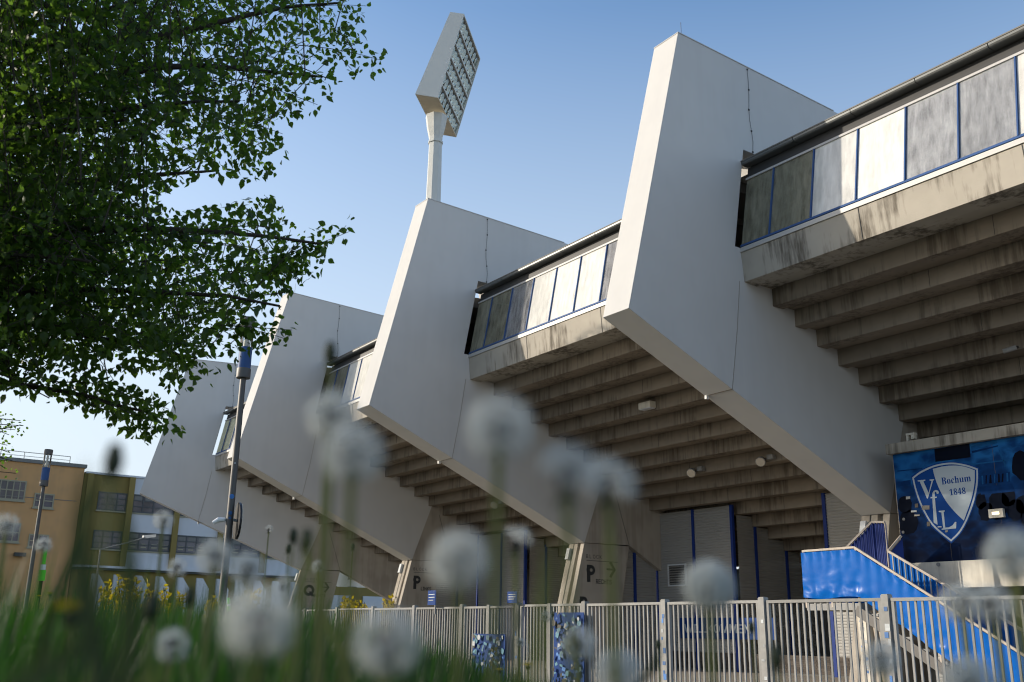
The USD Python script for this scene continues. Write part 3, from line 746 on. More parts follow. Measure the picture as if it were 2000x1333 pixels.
GLYPHS = {'Bochum':[[[(264,0),(264,1),(268,4),(267,40),(264,43),(264,44),(281,44),(282,39),(291,45),(298,45),(301,44),(306,38),(312,43),(317,45),(324,45),(329,42),(332,35),(333,4),(335,2),(337,1),(337,0),(315,0),(315,1),(318,3),(320,7),(319,32),(316,39),(312,38),(307,33),(307,6),(308,3),(311,1),(311,0),(290,0),(290,1),(294,4),(293,35),(291,39),(287,38),(282,34),(282,4),(285,1),(285,0)]],[[(209,43),(209,44),(226,44),(227,9),(229,6),(235,6),(239,10),(240,38),(238,41),(234,43),(234,44),(252,44),(253,8),(255,5),(257,4),(257,2),(240,0),(239,5),(229,0),(219,0),(214,7),(213,36),(212,40)]],[[(156,0),(156,1),(160,4),(159,61),(156,64),(156,65),(173,65),(174,40),(181,44),(191,46),(198,39),(200,5),(201,3),(204,1),(204,0),(182,0),(182,1),(183,2),(187,6),(186,32),(183,39),(179,38),(174,33),(174,5),(176,2),(178,1),(178,0)]],[[(114,27),(117,35),(124,42),(131,46),(140,45),(145,43),(149,39),(149,32),(147,30),(140,31),(138,41),(133,42),(128,37),(127,20),(129,13),(133,8),(137,6),(142,6),(149,10),(149,6),(137,0),(129,0),(124,1),(119,5),(115,12)]],[[(66,16),(67,32),(70,38),(77,44),(83,46),(94,45),(99,42),(105,35),(107,29),(107,16),(103,7),(94,0),(82,0),(75,2),(68,10)],[(80,35),(82,4),(85,2),(90,3),(93,8),(93,36),(91,41),(88,43),(83,42)]],[[(2,0),(2,1),(5,2),(9,5),(11,9),(10,56),(9,60),(7,62),(2,64),(2,65),(39,65),(52,60),(56,52),(55,45),(52,40),(44,35),(53,30),(58,24),(59,15),(56,8),(50,3),(40,0)],[(26,5),(29,3),(35,3),(40,7),(42,12),(41,26),(39,29),(33,32),(26,32)],[(26,61),(26,36),(31,36),(38,40),(40,52),(39,57),(36,61),(28,62)]]],'1848':[[[(165,13),(165,21),(167,25),(177,34),(169,43),(167,48),(167,55),(170,62),(176,67),(183,69),(194,69),(202,66),(208,59),(209,50),(207,45),(198,36),(204,32),(211,23),(212,15),(209,7),(205,3),(198,0),(182,0),(170,4)],[(178,13),(183,6),(191,5),(195,7),(198,12),(198,20),(191,27),(184,29),(179,24)],[(181,47),(184,44),(189,41),(192,41),(195,44),(197,54),(193,62),(186,63),(182,60)]],[[(109,23),(136,68),(149,68),(150,24),(160,23),(159,18),(150,17),(150,8),(154,5),(158,4),(158,0),(125,0),(125,4),(131,5),(134,7),(135,17),(109,18)],[(116,24),(135,24),(135,56),(134,55)]],[[(57,13),(57,21),(59,25),(69,34),(61,43),(59,48),(59,55),(62,62),(68,67),(75,69),(86,69),(94,66),(100,59),(101,50),(99,45),(90,36),(96,32),(103,23),(104,15),(101,7),(97,3),(90,0),(74,0),(62,4)],[(70,21),(71,10),(75,6),(83,5),(88,8),(90,12),(90,20),(83,27),(76,29)],[(73,47),(76,44),(81,41),(84,41),(87,44),(89,54),(85,62),(78,63),(74,60)]],[[(4,54),(4,56),(13,60),(25,68),(35,68),(36,9),(39,5),(48,4),(48,0),(9,0),(9,4),(19,5),(21,8),(21,57),(20,57),(14,51),(9,49),(7,50)]]]}
for word, (a, b), (c_, d_) in (('Bochum', (620, 742), (876, 712)), ('1848', (690, 836), (832, 826))):
    pa, pb = z8(a, b), z8(c_, d_)
    xs = [p[0] for g_ in GLYPHS[word] for p in g_[0]]
    k = (pb[0] - pa[0]) / max(xs)
    for g_ in GLYPHS[word]:
        P = [[(pa[0] + x * k, pa[1] + y * k * 1.12) for x, y in ring] for ring in g_]
        flat('crest_letter', cr, P[0], 0.011, M['print_blue'], P[1:], raw=True)
# printed crowd: dark heads and pale banner strokes
M['print_dark'] = mat('print_dark', (0.002, 0.005, 0.014), 0.8, var=0.3, spec=0.1)
M['print_mid'] = mat('print_mid', (0.002, 0.03, 0.12), 0.8, var=0.6, scale=6, spec=0.1)
M['print_pale'] = mat('print_pale', (0.008, 0.085, 0.24), 0.8, var=0.6, scale=8, spec=0.1)
pr = np.random.default_rng(3)
heads = [(1110, 900, 85, 100), (1320, 560, 95, 110), (1000, 960, 60, 70), (1260, 950, 70, 80), (1330, 900, 60, 70), (960, 870, 45, 55), (1200, 830, 60, 70), (300, 900, 60, 60), (330, 1060, 80, 90), (1400, 1000, 90, 100), (1450, 860, 70, 80), (1550, 930, 80, 90), (1650, 880, 70, 80)]
for a, b, w_, h_ in heads:
    th_ = np.linspace(0, 2 * np.pi, 15)[:-1]
    P = [(a + w_ * math.cos(q) * (1 + .08 * pr.standard_normal()), b + h_ * math.sin(q) * (1 + .08 * pr.standard_normal()) + (30 if math.sin(q) > 0 else 0)) for q in th_]
    flat('printed_head', mu, P, 0.002, M['print_dark'])
for P, m_ in (([(870, 410), (1090, 350), (1105, 380), (880, 445)], 'print_pale'), ([(880, 450), (1110, 400), (1105, 412), (882, 470)], 'print_mid'), ([(880, 560), (1230, 520), (1230, 530), (880, 572)], 'print_pale'), ([(1110, 425), (1135, 470), (1180, 580), (1170, 585), (1125, 480)], 'print_pale'),
              ([(235, 620), (450, 600), (450, 606), (235, 630)], 'print_mid'), ([(240, 720), (350, 700), (350, 740), (240, 760)], 'print_mid'), ([(555, 435), (860, 385), (870, 505), (565, 545)], 'print_dark'),
              ([(955, 660), (1210, 630), (1212, 720), (960, 745)], 'print_mid'), ([(950, 760), (1230, 735), (1260, 800), (960, 830)], 'print_mid')):
    flat('printed_patch', mu, P, 0.0025, M[m_])
for k in range(7):        # strokes of the unreadable printed banner
    a = 965 + k * 36
    flat('printed_stroke', mu, [(a, 665 - k * 4), (a + 12, 664 - k * 4), (a + 18 - 9 * (k % 2), 738 - k * 4), (a + 4 - 5 * (k % 3), 739 - k * 4)], 0.0045, M['print_dark'] if k % 3 else M['print_pale'])
for a, b, w_, h_, m_ in ((330, 858, 36, 24, 'paper'), (483, 943, 66, 36, 'gutter'), (380, 975, 48, 16, 'paper'), (407, 1010, 48, 14, 'gutter'), (403, 925, 28, 34, 'black'), (603, 1110, 34, 10, 'paper'), (663, 1148, 24, 18, 'gutter'), (507, 1085, 28, 40, 'black')):
    flat('sticker', mu, [(a - w_ / 2, b - h_ / 2), (a + w_ / 2, b - h_ / 2 - 3), (a + w_ / 2, b + h_ / 2 - 3), (a - w_ / 2, b + h_ / 2)], 0.013, M[m_])
for a, b in ((292, 1042), (287, 1155)):
    c = z8(a, b)
    part(mu, 'bolt', tube([(c[0], MY, c[1]), (c[0], MY - .02, c[1])], 0.035, 8), M['galv'])
c = on_y(1833, 1103, MY - .03)
part(mu, 'bolt', tube([(c[0], c[1], c[2]), (c[0], c[1] - .02, c[2])], 0.045, 10), M['galv'])
c = on_y(1949, 1003.5, MY)
t = thing('wall_lamp', 'small lit square lamp on the blue mural', 'lamp', c)
part(t, 'housing', bx(c[0] - .165, c[0] + .165, c[1] - .09, c[1] - .006, c[2] - .095, c[2] + .095), M['cream'])
part(t, 'diffuser', bx(c[0] - .08, c[0] + .08, c[1] - .098, c[1] - .0905, c[2] - .028, c[2] + .03), M['tube'])
c = on_y(1780, 861, MY)
t = thing('lintel_spot', 'small cream lamp sitting on the end of the mural lintel', 'lamp', (c[0], c[1], HC + 3.73 * S))
z_ = HC + 3.73 * S
part(t, 'foot', bx(c[0] - .10, c[0] - .05, c[1] - .05, c[1] + .05, z_, z_ + .15), M['cream'])
part(t, 'lamp_head', bx(c[0] - .10, c[0] + .13, c[1] - .06, c[1] + .06, z_ + .15, z_ + .2), M['cream'])
part(t, 'lamp_glass', bx(c[0] + .03, c[0] + .12, c[1] - .05, c[1] + .05, z_ + .05, z_ + .149), M['cream'])
# ------------------------------------------------------------------ ground: paving to the horizon, grass bank before the fence
solo('paved_ground', bx(-900, 700, -700, 1200, -0.3, 0.0), M['grit'], kind='structure')


def sstep(t):
    t = np.clip(t, 0, 1)
    return t * t * (3 - 2 * t)


def bank_h(x, y):
    x, y = np.asarray(x, float), np.asarray(y, float)
    h = 0.80 * sstep((7.7 - y) / 5.2)
    h = h * (0.25 + 0.75 * sstep((x + 75) / 30)) + 0.12 * sstep((-x - 2.0) / 5) * sstep((6.5 - y) / 4)
    p = np.stack([x * 0.55, y * 0.55, x * 0], -1)
    h = h + 0.10 * (meshkit.fbm(p, 3, 5) - 0.5) * sstep((7.5 - y) / 2)
    return h * sstep((32 - x) / 8) * sstep((y + 34) / 8)


gx, gy = np.linspace(-78, 34, 150), np.concatenate([np.linspace(-36, -6, 20), np.linspace(-5, 7.9, 44)])
X_, Y_ = np.meshgrid(gx, gy, indexing='ij')
Z_ = bank_h(X_, Y_) + 0.004
Z_[:, -1] = -0.05; Z_[:, 0] = -0.05; Z_[0, :] = -0.05; Z_[-1, :] = -0.05
v = np.stack([X_, Y_, Z_], -1).reshape(-1, 3)
ny = len(gy)
q = np.array([[i * ny + j, (i + 1) * ny + j, (i + 1) * ny + j + 1, i * ny + j + 1] for i in range(len(gx) - 1) for j in range(ny - 1)])
solo('grass_bank', (v, q), M['soil'], kind='structure', smooth=True)

# ------------------------------------------------------------------ stairs with blue tarpaulins
u2 = lambda x, z: (X0 + x * S, HC + z * S)
SY = Y0 + 4.0 * S
lx0, lz = u2(0.22, 0.56); lx1, rz = u2(1.36, 1.49)
sl = -0.616
st = thing('outdoor_staircase', 'steel outdoor staircase with bright blue tarpaulin on its railing, before the mural', 'staircase', (lx0, SY, 0))
part(st, 'landing', bx(lx0, lx1, SY + .02, SY + 2.9, lz - .16, lz - .02), M['galv'])
nst = 11
run = 3.3 * S / nst
for k in range(nst):
    x = lx1 + k * run
    z = lz - .02 - (k + 1) * run * 0.616
    if z > 0.02:
        part(st, 'tread', bx(x, x + run * 1.12, SY + .05, SY + 1.4, z - .05, z), M['galv'])
for y in (SY + .03, SY + 1.42):
    part(st, 'stringer', bar((lx1 - .1, y, lz - .16), (lx1 + 3.3 * S, y, lz - .16 - 3.3 * S * .616), 0.04, 0.2), M['pole'])
rail = [(lx0, SY, rz), (lx1, SY, rz + .01), (lx1 + 3.2 * S, SY, rz + 3.2 * S * sl)]
for a, b in zip(rail[:-1], rail[1:]):
    part(st, 'handrail', bar(a, b, 0.05, 0.045), M['rust'])
for x in np.concatenate([np.linspace(lx0, lx1, 3), np.linspace(lx1 + .8, lx1 + 3.6, 4)]):
    zt = rz - .02 + min(0, (x - lx1) * .616 * -1)
    part(st, 'rail_post', bx(x - .02, x + .02, SY + .012, SY + .05, max(0.0, zt - 1.2), zt), M['rust'])
nx, nz = 130, 34
P = np.zeros((nx, nz, 3))
for i, x in enumerate(np.linspace(lx0 - .02, lx1 + 3.1 * S, nx)):
    top_ = rz - .035 + min(0, -(x - lx1) * .616)
    bot = (HC + .64 * S) + min(0, -(x - lx1 - .08) * .64)
    for j, t in enumerate(np.linspace(0, 1, nz)):
        z = top_ + (bot - top_) * t
        sag = 0.02 * math.sin(x * 9.0) * (t ** 1.5)
        n1 = meshkit.fbm(np.array([x * 3.0 + z * 2.2, z * 5.0 - x * 1.5, 1.0]), 3, 2) - .5
        n2 = meshkit.noise(np.array([x * 9.0 - z * 5, z * 2.0, 4.0]), 4) - .5
        fold = 0.022 * math.sin((x - lx0) * 26 + 3 * n1) * math.exp(-t * 5)
        P[i, j] = (x, SY - .035 - abs(sag) + 0.07 * n1 * (0.05 + t ** 3) + 0.012 * n2 * t * t + fold * .6, z + .02 * math.sin(x * 5) * t)
q = np.array([[i * nz + j, i * nz + j + 1, (i + 1) * nz + j + 1, (i + 1) * nz + j] for i in range(nx - 1) for j in range(nz - 1)])
part(st, 'tarpaulin', (P.reshape(-1, 3), q), M['tarp'], smooth=True)
# end sheet over the landing and the inner railing with bars
P = np.zeros((30, 12, 3))
for i, y in enumerate(np.linspace(SY - .02, SY + 2.85, 30)):
    for j, t in enumerate(np.linspace(0, 1, 12)):
        P[i, j] = (lx0 - .02 + .03 * math.sin(y * 7) * t, y, rz - .03 + (HC + .62 * S - rz) * t)
q = np.array([[i * 12 + j, (i + 1) * 12 + j, (i + 1) * 12 + j + 1, i * 12 + j + 1] for i in range(29) for j in range(11)])
part(st, 'tarpaulin', (P.reshape(-1, 3), q), M['tarp'], smooth=True)
IY = Y0 + 5.2 * S
a0, a1 = on_y(1735, 1077, IY), on_y(1886, 1166, IY)
dirv = (a1 - a0) / np.linalg.norm(a1 - a0)
a2 = a0 + dirv * 3.9
up_end = on_y(1760, 1047, IY + .25)
for a, b in ((a0, a2), (a0, up_end)):
    part(st, 'handrail', bar(a, b, 0.05, 0.05), M['rust'])
part(st, 'sheet', hexa([a0 + [0, .03, -.05], a2 + [0, .03, -.05], a2 + [0, .03, -1.0], a0 + [0, .03, -1.0], a0 + [0, .04, -.05], a2 + [0, .04, -.05], a2 + [0, .04, -1.0], a0 + [0, .04, -1.0]]), M['tarp'])
part(st, 'sheet', hexa([a0 + [0, .03, -.05], up_end + [0, .03, -.05], up_end + [0, .03, -1.0], a0 + [0, .03, -1.0], a0 + [0, .04, -.05], up_end + [0, .04, -.05], up_end + [0, .04, -1.0], a0 + [0, .04, -1.0]]), M['deepblue'])
for k in range(22):
    p = a0 + dirv * (0.12 + k * 0.165)
    part(st, 'baluster', bar(p + [0, -.01, -.03], p + [0, -.01, -1.02], 0.022, 0.022), M['galv'] if k % 6 else M['rust'])
b0, b1, b2 = on_y(1648, 1075, Y0 + 5.6 * S), on_y(1703, 1020, Y0 + 5.6 * S), on_y(1728, 1020, Y0 + 5.6 * S)
for a, b in ((b0, b1), (b1, b2)):
    part(st, 'handrail', bar(a, b, 0.045, 0.045), M['rust'])
part(st, 'sheet', hexa([b0 + [0, .04, -.03], b1 + [0, .04, -.03], b1 + [0, .04, -1.1], b0 + [0, .04, -1.0], b0 + [0, .05, -.03], b1 + [0, .05, -.03], b1 + [0, .05, -1.1], b0 + [0, .05, -1.0]]), M['deepblue'])
part(st, 'sheet', hexa([b1 + [0, .04, -.03], b2 + [0, .04, -.03], b2 + [0, .04, -1.15], b1 + [0, .04, -1.1], b1 + [0, .05, -.03], b2 + [0, .05, -.03], b2 + [0, .05, -1.15], b1 + [0, .05, -1.1]]), M['deepblue'])
for k in range(9):
    p = b0 + (b1 - b0) * (k + .5) / 9
    part(st, 'baluster', bar(p + [0, 0, 0], p + [0, 0, -1.05], 0.02, 0.02), M['deepblue'])
for k in range(5):
    p = b1 + (b2 - b1) * k / 4
    part(st, 'baluster', bar(p, p + [0, 0, -1.1], 0.022, 0.022), M['rust'] if k == 4 else M['deepblue'])
pxx = X0 + 1.15 * S
sp = part(st, 'support_pillar', bx(pxx, pxx + .2, SY + .25, SY + .45, 0, lz - .165), M['cream'])
part(st, 'brace', bar((pxx + .32, SY + .35, lz - .2), (pxx + .50, SY + .35, 0.1), 0.07, 0.07), M['rust'])
for k in range(16):
    z = 0.45 + k * .085
    x = pxx + .02 + .1 * rng.random()
    part(sp, 'sticker', bx(x, x + .05 + .05 * rng.random(), SY + .247, SY + .2495, z, z + .035 + .04 * rng.random()), M['sticker_blue' if k % 3 == 0 else 'paper'])

# ------------------------------------------------------------------ fence
M['sticker_teal'] = mat('sticker_teal', (0.05, 0.16, 0.22), 0.6, var=0.4, scale=25, obj_var=0.5)
FX, FY, FP, FZ = -5.0738 * S, 7.32 * S, 1.3175 * S, HC + 0.2963 * S
FA = math.radians(0.46)


def fpt(s, z, out=0.0):
    """Point s metres to the left of the first post along the fence."""
    return np.array([FX - s * math.cos(FA), FY + s * math.sin(FA) - out, z])


fence = thing('picket_fence', 'long galvanised steel picket fence with stickered posts in front of the stand', 'fence', fpt(0, 0))
n_first, n_last = -2, 13
for n in range(n_first, n_last + 1):
    s = n * FP
    post = part(fence, 'post', cat_(bar(fpt(s, 0), fpt(s, FZ + .03), 0.08, 0.08), bar(fpt(s, FZ + .031), fpt(s, FZ + .04), 0.07, 0.07)), M['galv'])
    if n in (-1, 0, 1, 2, 4):
        for k in range({0: 11, 2: 11}.get(n, 6)):
            z = FZ - .12 - rng.random() * .95
            w_, h_ = .02 + .035 * rng.random(), .02 + .05 * rng.random()
            o = (rng.random() - .5) * (.078 - w_)
            c = fpt(s + o, z, .0425)
            part(post, 'sticker', bx(c[0] - w_ / 2, c[0] + w_ / 2, c[1] - .0012, c[1] + .001, z, z + h_), M['sticker_blue' if rng.random() < .45 else 'paper'])
    if n == n_last:
        break
    s0_, s1_ = s + .055, s + FP - .055
    top_z = FZ - .008 + .014 * (rng.random() - .5)
    part(fence, 'top_rail', bar(fpt(s0_, top_z), fpt(s1_, top_z + .006 * (rng.random() - .5)), 0.04, 0.032), M['galv'])
    part(fence, 'low_rail', bar(fpt(s0_, .14), fpt(s1_, .14), 0.04, 0.03), M['galv'])
    for e in (s0_ + .018, s1_ - .018):
        part(fence, 'frame_upright', bar(fpt(e, .155), fpt(e, top_z - .0165), 0.036, 0.038), M['galv'])
    for e in (.35, 1.25):
        part(fence, 'hinge', bar(fpt(s + .03, e), fpt(s0_ + .002, e), 0.03, 0.03), M['galv'])
    if n in (3, 4):
        part(fence, 'post', bar(fpt(s + FP / 2, 0), fpt(s + FP / 2, FZ + .02), 0.07, 0.07), M['galv'])
    N = 17
    for k in range(1, N + 1):
        e = s0_ + .018 + (s1_ - s0_ - .036) * k / (N + 1)
        if n in (3, 4) and abs(e - s - FP / 2) < .06:
            continue
        tilt = .012 * (rng.random() - .5)
        part(fence, 'picket', bar(fpt(e, .155), fpt(e + tilt, top_z - .0165), 0.015, 0.022), M['galv'])


def board(px0, px1, py0, py1, name, label, n, seed):
    a, b = on_y(px0, py0, FY - .06), on_y(px1, py1, FY - .06)
    t = thing(name, label, 'board', (a + b) / 2)
    x0_, x1_, z0_, z1_ = a[0], b[0], b[2], a[2]
    bo = part(t, 'backing_sheet', bx(x0_, x1_, FY - .07, FY - .06, z0_, z1_), M['pebble'])
    rr = random.Random(seed)
    for k in range(n):
        w_, h_ = .03 + .06 * rr.random(), .02 + .055 * rr.random()
        x = x0_ + (x1_ - x0_ - w_) * rr.random(); z = z0_ + (z1_ - z0_ - h_) * rr.random()
        an, ns = rr.uniform(-.5, .5), rr.choice([4, 4, 4, 12])
        if ns == 4:
            pl_ = affinity.rotate(sbox(x, z, x + w_, z + h_), math.degrees(an))
        else:
            pl_ = affinity.translate(Point(0, 0).buffer(h_ * .6, quad_segs=3), x + w_ / 2, z + h_ / 2)
        pl_ = pl_.intersection(sbox(x0_, z0_, x1_, z1_))
        v, f = prism(pl_, .0008)
        part(t, 'sticker', (np.stack([v[:, 0], FY - .0704 - .0004 * k - v[:, 2], v[:, 1]], 1), f[:, ::-1]), M[rr.choice(['paper', 'sticker_blue', 'sticker_teal', 'sticker_teal', 'sticker_teal', 'pebble', 'black', 'black', 'pebble'])])


board(925, 986, 1238, 1345, 'sticker_board', 'blue board covered in stickers on the fence, left of the other board', 110, 5)
board(1083, 1142, 1197, 1345, 'sticker_board', 'blue board covered in stickers on the fence below the column with P RECHTS', 130, 6)
for (pa, pb, qa, qb), lbl in (((992, 1010, 1156, 1178), 'small blue notice on the fence post left of the column with P RECHTS'), ((837, 851, 1154, 1182), 'small blue and white notice on the fence before the column with P LINKS')):
    a, b = on_y(pa, qa, FY - .05), on_y(pb, qb, FY - .05)
    t = thing('notice_sign', lbl, 'sign', (a + b) / 2)
    pl = part(t, 'plate', bx(a[0], b[0], FY - .06, FY - .05, b[2], a[2]), M['pebble'])
    for k in range(3):
        z = b[2] + (a[2] - b[2]) * (.3 + .2 * k)
        part(t, 'text_line', bx(a[0] + .03, b[0] - .03 - .04 * (k == 0), FY - .0612, FY - .0602, z, z + .012), M['paper'])
    part(t, 'stay', bar((b[0] - .02, FY - .045, b[2] - .15), (b[0] - .02, FY - .045, a[2]), 0.02, 0.02), M['galv'])

# ------------------------------------------------------------------ lamp posts
def lamp_post(xy, zc, label, lit=False):
    x, y = xy
    g = float(bank_h(x, y)) - .05
    t = thing('lamp_post', label, 'street lamp', (x, y, g), group='cylinder lamp posts along the path')
    part(t, 'pole', lathe([(.066, g), (.062, g + 1.2), (.05, zc), (0, zc)], (x, y, 0), 16), M['pole'], smooth=50)
    part(t, 'service_sleeve', lathe([(.068, g), (.07, g + .02), (.07, g + 1.0), (.064, g + 1.02)], (x, y, 0), 16), M['pole'], smooth=50)
    hd = part(t, 'collar', lathe([(.0, zc), (.112, zc), (.12, zc + .01), (.12, zc + .16), (.115, zc + .17), (0, zc + .17)], (x, y, 0), 24), M['pole'], smooth=40)
    part(t, 'blue_band', lathe([(.108, zc + .17), (.11, zc + .18), (.11, zc + .54), (.0, zc + .545)], (x, y, 0), 24), M['blue'], smooth=40)
    part(t, 'glass_cylinder', lathe([(.108, zc + .546), (.108, zc + .93)], (x, y, 0), 24), M['clear'], smooth=40)
    part(t, 'inner_lamp', lathe([(0, zc + .55), (.05, zc + .56), (.05, zc + .66), (.03, zc + .68), (.03, zc + .88), (0, zc + .9)], (x, y, 0), 16), M['cream'], smooth=40)
    for k in range(6):
        a = k * math.pi / 3
        part(t, 'cage_rod', bar((x + .09 * math.cos(a), y + .09 * math.sin(a), zc + .55), (x + .09 * math.cos(a), y + .09 * math.sin(a), zc + .93), .01, .01), M['galv'])
    part(t, 'cap', lathe([(0, zc + .93), (.12, zc + .93), (.12, zc + 1.06), (.11, zc + 1.08), (0, zc + 1.085)], (x, y, 0), 24), M['pole'], smooth=40)
    return t


lamp_post((-31.51, 5.30), HC + 3.85, 'lamp post with blue band and glass head before the orange building')
lx, ly = -16.01, 5.56
lamp_post((lx, ly), HC + 4.06, 'taller looking lamp post before the farthest fin, its head among the leaves')
zs = HC + 1.66
vd = ray(462, 1050); vd /= np.linalg.norm(vd)
sd = np.cross(vd, [0, 0, 1.0]); sd /= np.linalg.norm(sd)
nrm_ = 0.985 * sd + 0.17 * np.array([vd[0], vd[1], 0])
cs = np.array([lx, ly, zs]) + sd * 0.115
t = thing('traffic_sign', 'round traffic sign seen edge-on on the lamp post before the farthest fin', 'sign', cs)
part(t, 'plate', tube([cs - nrm_ * .006, cs + nrm_ * .03], [.30, .30], 28), M['black'])
part(t, 'rim', tube([cs + nrm_ * .0305, cs + nrm_ * .042], [.297, .285], 28), M['cream'])
part(t, 'clamp', bar(np.array([lx, ly, zs + .02]), cs, .05, .04), M['galv'])
cs = np.array([lx, ly, zs]) - sd * .16
t = thing('post_camera', 'small white camera on the lamp post opposite the round sign', 'camera', cs)
part(t, 'camera_body', tube([cs + sd * .08 + [0, 0, .01], cs - sd * .02, cs - sd * .10 + [0, 0, -.05]], [.035, .045, .03], 10), M['white'])
part(t, 'bracket', bar(cs + sd * .08, np.array([lx, ly, zs]) - sd * .05, .03, .03), M['galv'])
for k, z in enumerate((2.05, 1.78, 1.70, 2.6)):
    c = np.array([lx, ly, HC + z]) - np.array([vd[0], vd[1], 0]) * .0 - vd * .062
    solo('pole_sticker', tube([c - vd * .004, c + vd * .01], [.04 - .008 * k] * 2, 10), M['sticker_blue' if k < 3 else 'paper'],
         label=['largest round blue sticker on the lamp post, above the round sign', 'blue sticker on the lamp post beside the round sign', 'lowest blue sticker on the lamp post beside the round sign', 'pale sticker high on the lamp post'][k], cat='sticker')

# ------------------------------------------------------------------ buildings at the far left (facades on x = -75)
XB = -75.0


def on_x(px, py, X=XB):
    d = ray(px, py)
    return EYE + d * (X / d[0])


def fbox(y0, y1, z0, z1, x0=0.0, x1=-0.2, X=XB):
    return bx(X + min(x0, x1), X + max(x0, x1), y0, y1, z0, z1)


def window(parent, y0, y1, z0, z1, nc, nr_, fm, X=XB, proud=.06, fw=.09):
    fr_ = part(parent, 'window', cat_(fbox(y0, y0 + fw, z0, z1, .0, proud, X), fbox(y1 - fw, y1, z0, z1, 0, proud, X), fbox(y0 + fw, y1 - fw, z1 - fw, z1, 0, proud, X), fbox(y0 + fw, y1 - fw, z0, z0 + fw, 0, proud, X)), fm)
    part(fr_, 'pane', fbox(y0 + fw, y1 - fw, z0 + fw, z1 - fw, .004, .02, X), M['pane_far'])
    for k in range(1, nc):
        y = y0 + (y1 - y0) * k / nc
        part(fr_, 'glazing_bar', fbox(y - .035, y + .035, z0 + fw, z1 - fw, .0205, proud - .01, X), fm)
    for k in range(1, nr_):
        z = z0 + (z1 - z0) * k / nr_
        part(fr_, 'glazing_bar', fbox(y0 + fw, y1 - fw, z - .035, z + .035, .0205, proud - .013, X), fm)
    part(fr_, 'sill', fbox(y0 - .06, y1 + .06, z0 - .1, z0 - .003, 0, .12, X), M['winframe'])
    return fr_


ob = thing('orange_building', 'orange rendered building with barred windows and a roof railing at the left edge', 'building', (XB, 0, 0))
ot = HC + 10.93
part(ob, 'wall', bx(XB - 14, XB, -16, 15.15, 0, ot - .25), M['orange'])
part(ob, 'roof_edge', bx(XB - 14.1, XB + .12, -16.1, 15.27, ot - .249, ot), M['gutter'])
for (pa, qa, pb, qb), nc, nr_ in (((68, 963, 103, 994), 2, 2), ((-22, 934, 47, 979), 6, 2), ((57, 1043, 92, 1071), 2, 2), ((-28, 1018, 36, 1060), 5, 2), ((-130, 920, -70, 970), 5, 2)):
    a, b = on_x(pa, qa), on_x(pb, qb)
    window(ob, a[1], b[1], b[2], a[2], nc, nr_, M['winframe'])
ra = part(ob, 'roof_railing', cat_(bar((XB - .6, -15, ot + .55), (XB - .6, 14.2, ot + .55), .04, .04), bar((XB - .6, -15, ot + .28), (XB - .6, 14.2, ot + .28), .03, .03)), M['gutter'])
for k in range(20):
    y = 14.2 - k * 1.5
    part(ra, 'railing_post', bx(XB - .62, XB - .58, y - .02, y + .02, ot, ot + .56), M['gutter'])
a = on_x(38, 1003)
part(ob, 'conduit', fbox(-5, 14.9, a[2] + 1.1, a[2] + 1.14, 0, .03), M['gutter'])
a = on_x(42, 1084)
part(ob, 'outdoor_light', fbox(a[1] - .5, a[1] + .2, a[2] - .12, a[2] + .12, 0, .5), M['dark'])

ol = thing('olive_building', 'olive building with white spandrel bands behind the farthest fin', 'building', (XB, 18, 0))
lt = HC + 10.45
part(ol, 'wall', bx(XB - 12, XB - .05, 15.2, 34.0, 0, lt - .12), M['olive'])
part(ol, 'roof_edge', bx(XB - 12, XB + .1, 15.28, 34.1, lt - .119, lt + .02), M['offwhite'])
cols_ = [18.5, 21.95, 25.4, 28.85, 32.3]
for y in cols_ + [15.6]:
    part(ol, 'pilaster', bx(XB - .049, XB + .25, y - .2, y + .2, HC + 3.96, lt - .12), M['olive'])
part(ol, 'ledge', bx(XB - .049, XB + .45, 15.2, 34.0, HC + 3.80, HC + 3.95), M['offwhite'])
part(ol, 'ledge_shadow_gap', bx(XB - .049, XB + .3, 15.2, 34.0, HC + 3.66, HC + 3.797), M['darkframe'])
for y0_, y1_ in zip([15.8] + [c + .2 for c in cols_[:-1]], [cols_[0] - .2] + [c - .2 for c in cols_[1:]]):
    first = y0_ < 16
    for z0_, z1_ in ((9.15, 10.31), (6.43, 7.82), (3.955, 5.12)):
        if not first:
            part(ol, 'white_panel', bx(XB - .049, XB + .02, y0_, y1_, HC + z0_ + .003, HC + z1_ - .003), M['offwhite'])
    for z0_, z1_ in ((7.83, 9.14), (5.13, 6.42)):
        if first:
            window(ol, y0_ + .5, y1_, HC + z0_, HC + z1_, 3, 3, M['darkframe'], X=XB - .04)
        else:
            w_ = window(ol, y0_ + .01, y1_ - .01, HC + z0_ + .0, HC + z1_, 4, 3, M['darkframe'], X=XB - .04)
            for k in range(4):
                ya, yb = y0_ + .14 + k * (y1_ - y0_) / 4, y0_ - .08 + (k + 1) * (y1_ - y0_) / 4
                part(w_, 'blind', fbox(ya, yb, HC + z1_ - .42, HC + z1_ - .1, .0205, .026, XB - .04), M['gutter'])
                if z0_ < 6:
                    for zz in (.22, .42):
                        part(w_, 'stored_item', fbox(ya + .05, yb - .1, HC + z0_ + zz, HC + z0_ + zz + .09, .0205, .026, XB - .04), M['winframe'])
for k in range(11):
    y = 16.2 + k * 1.45
    v, f = prism(Polygon([(y, 0.2), (y + .95, .2), (y + .95, HC + 2.55), (y + .42, HC + 3.3), (y, HC + 3.32)]), .25)
    part(ol, 'sawtooth_panel', (np.stack([XB + 1.5 + v[:, 2], v[:, 0], v[:, 1]], 1), f), M['offwhite'])
lo = thing('low_olive_wall', 'low olive wall seen under the raker between the columns with Q and P', 'wall', (-78, 46, 0))
part(lo, 'wall_face', bx(-82, -78, 34.3, 62, 0, HC + 3.3), M['olive'])
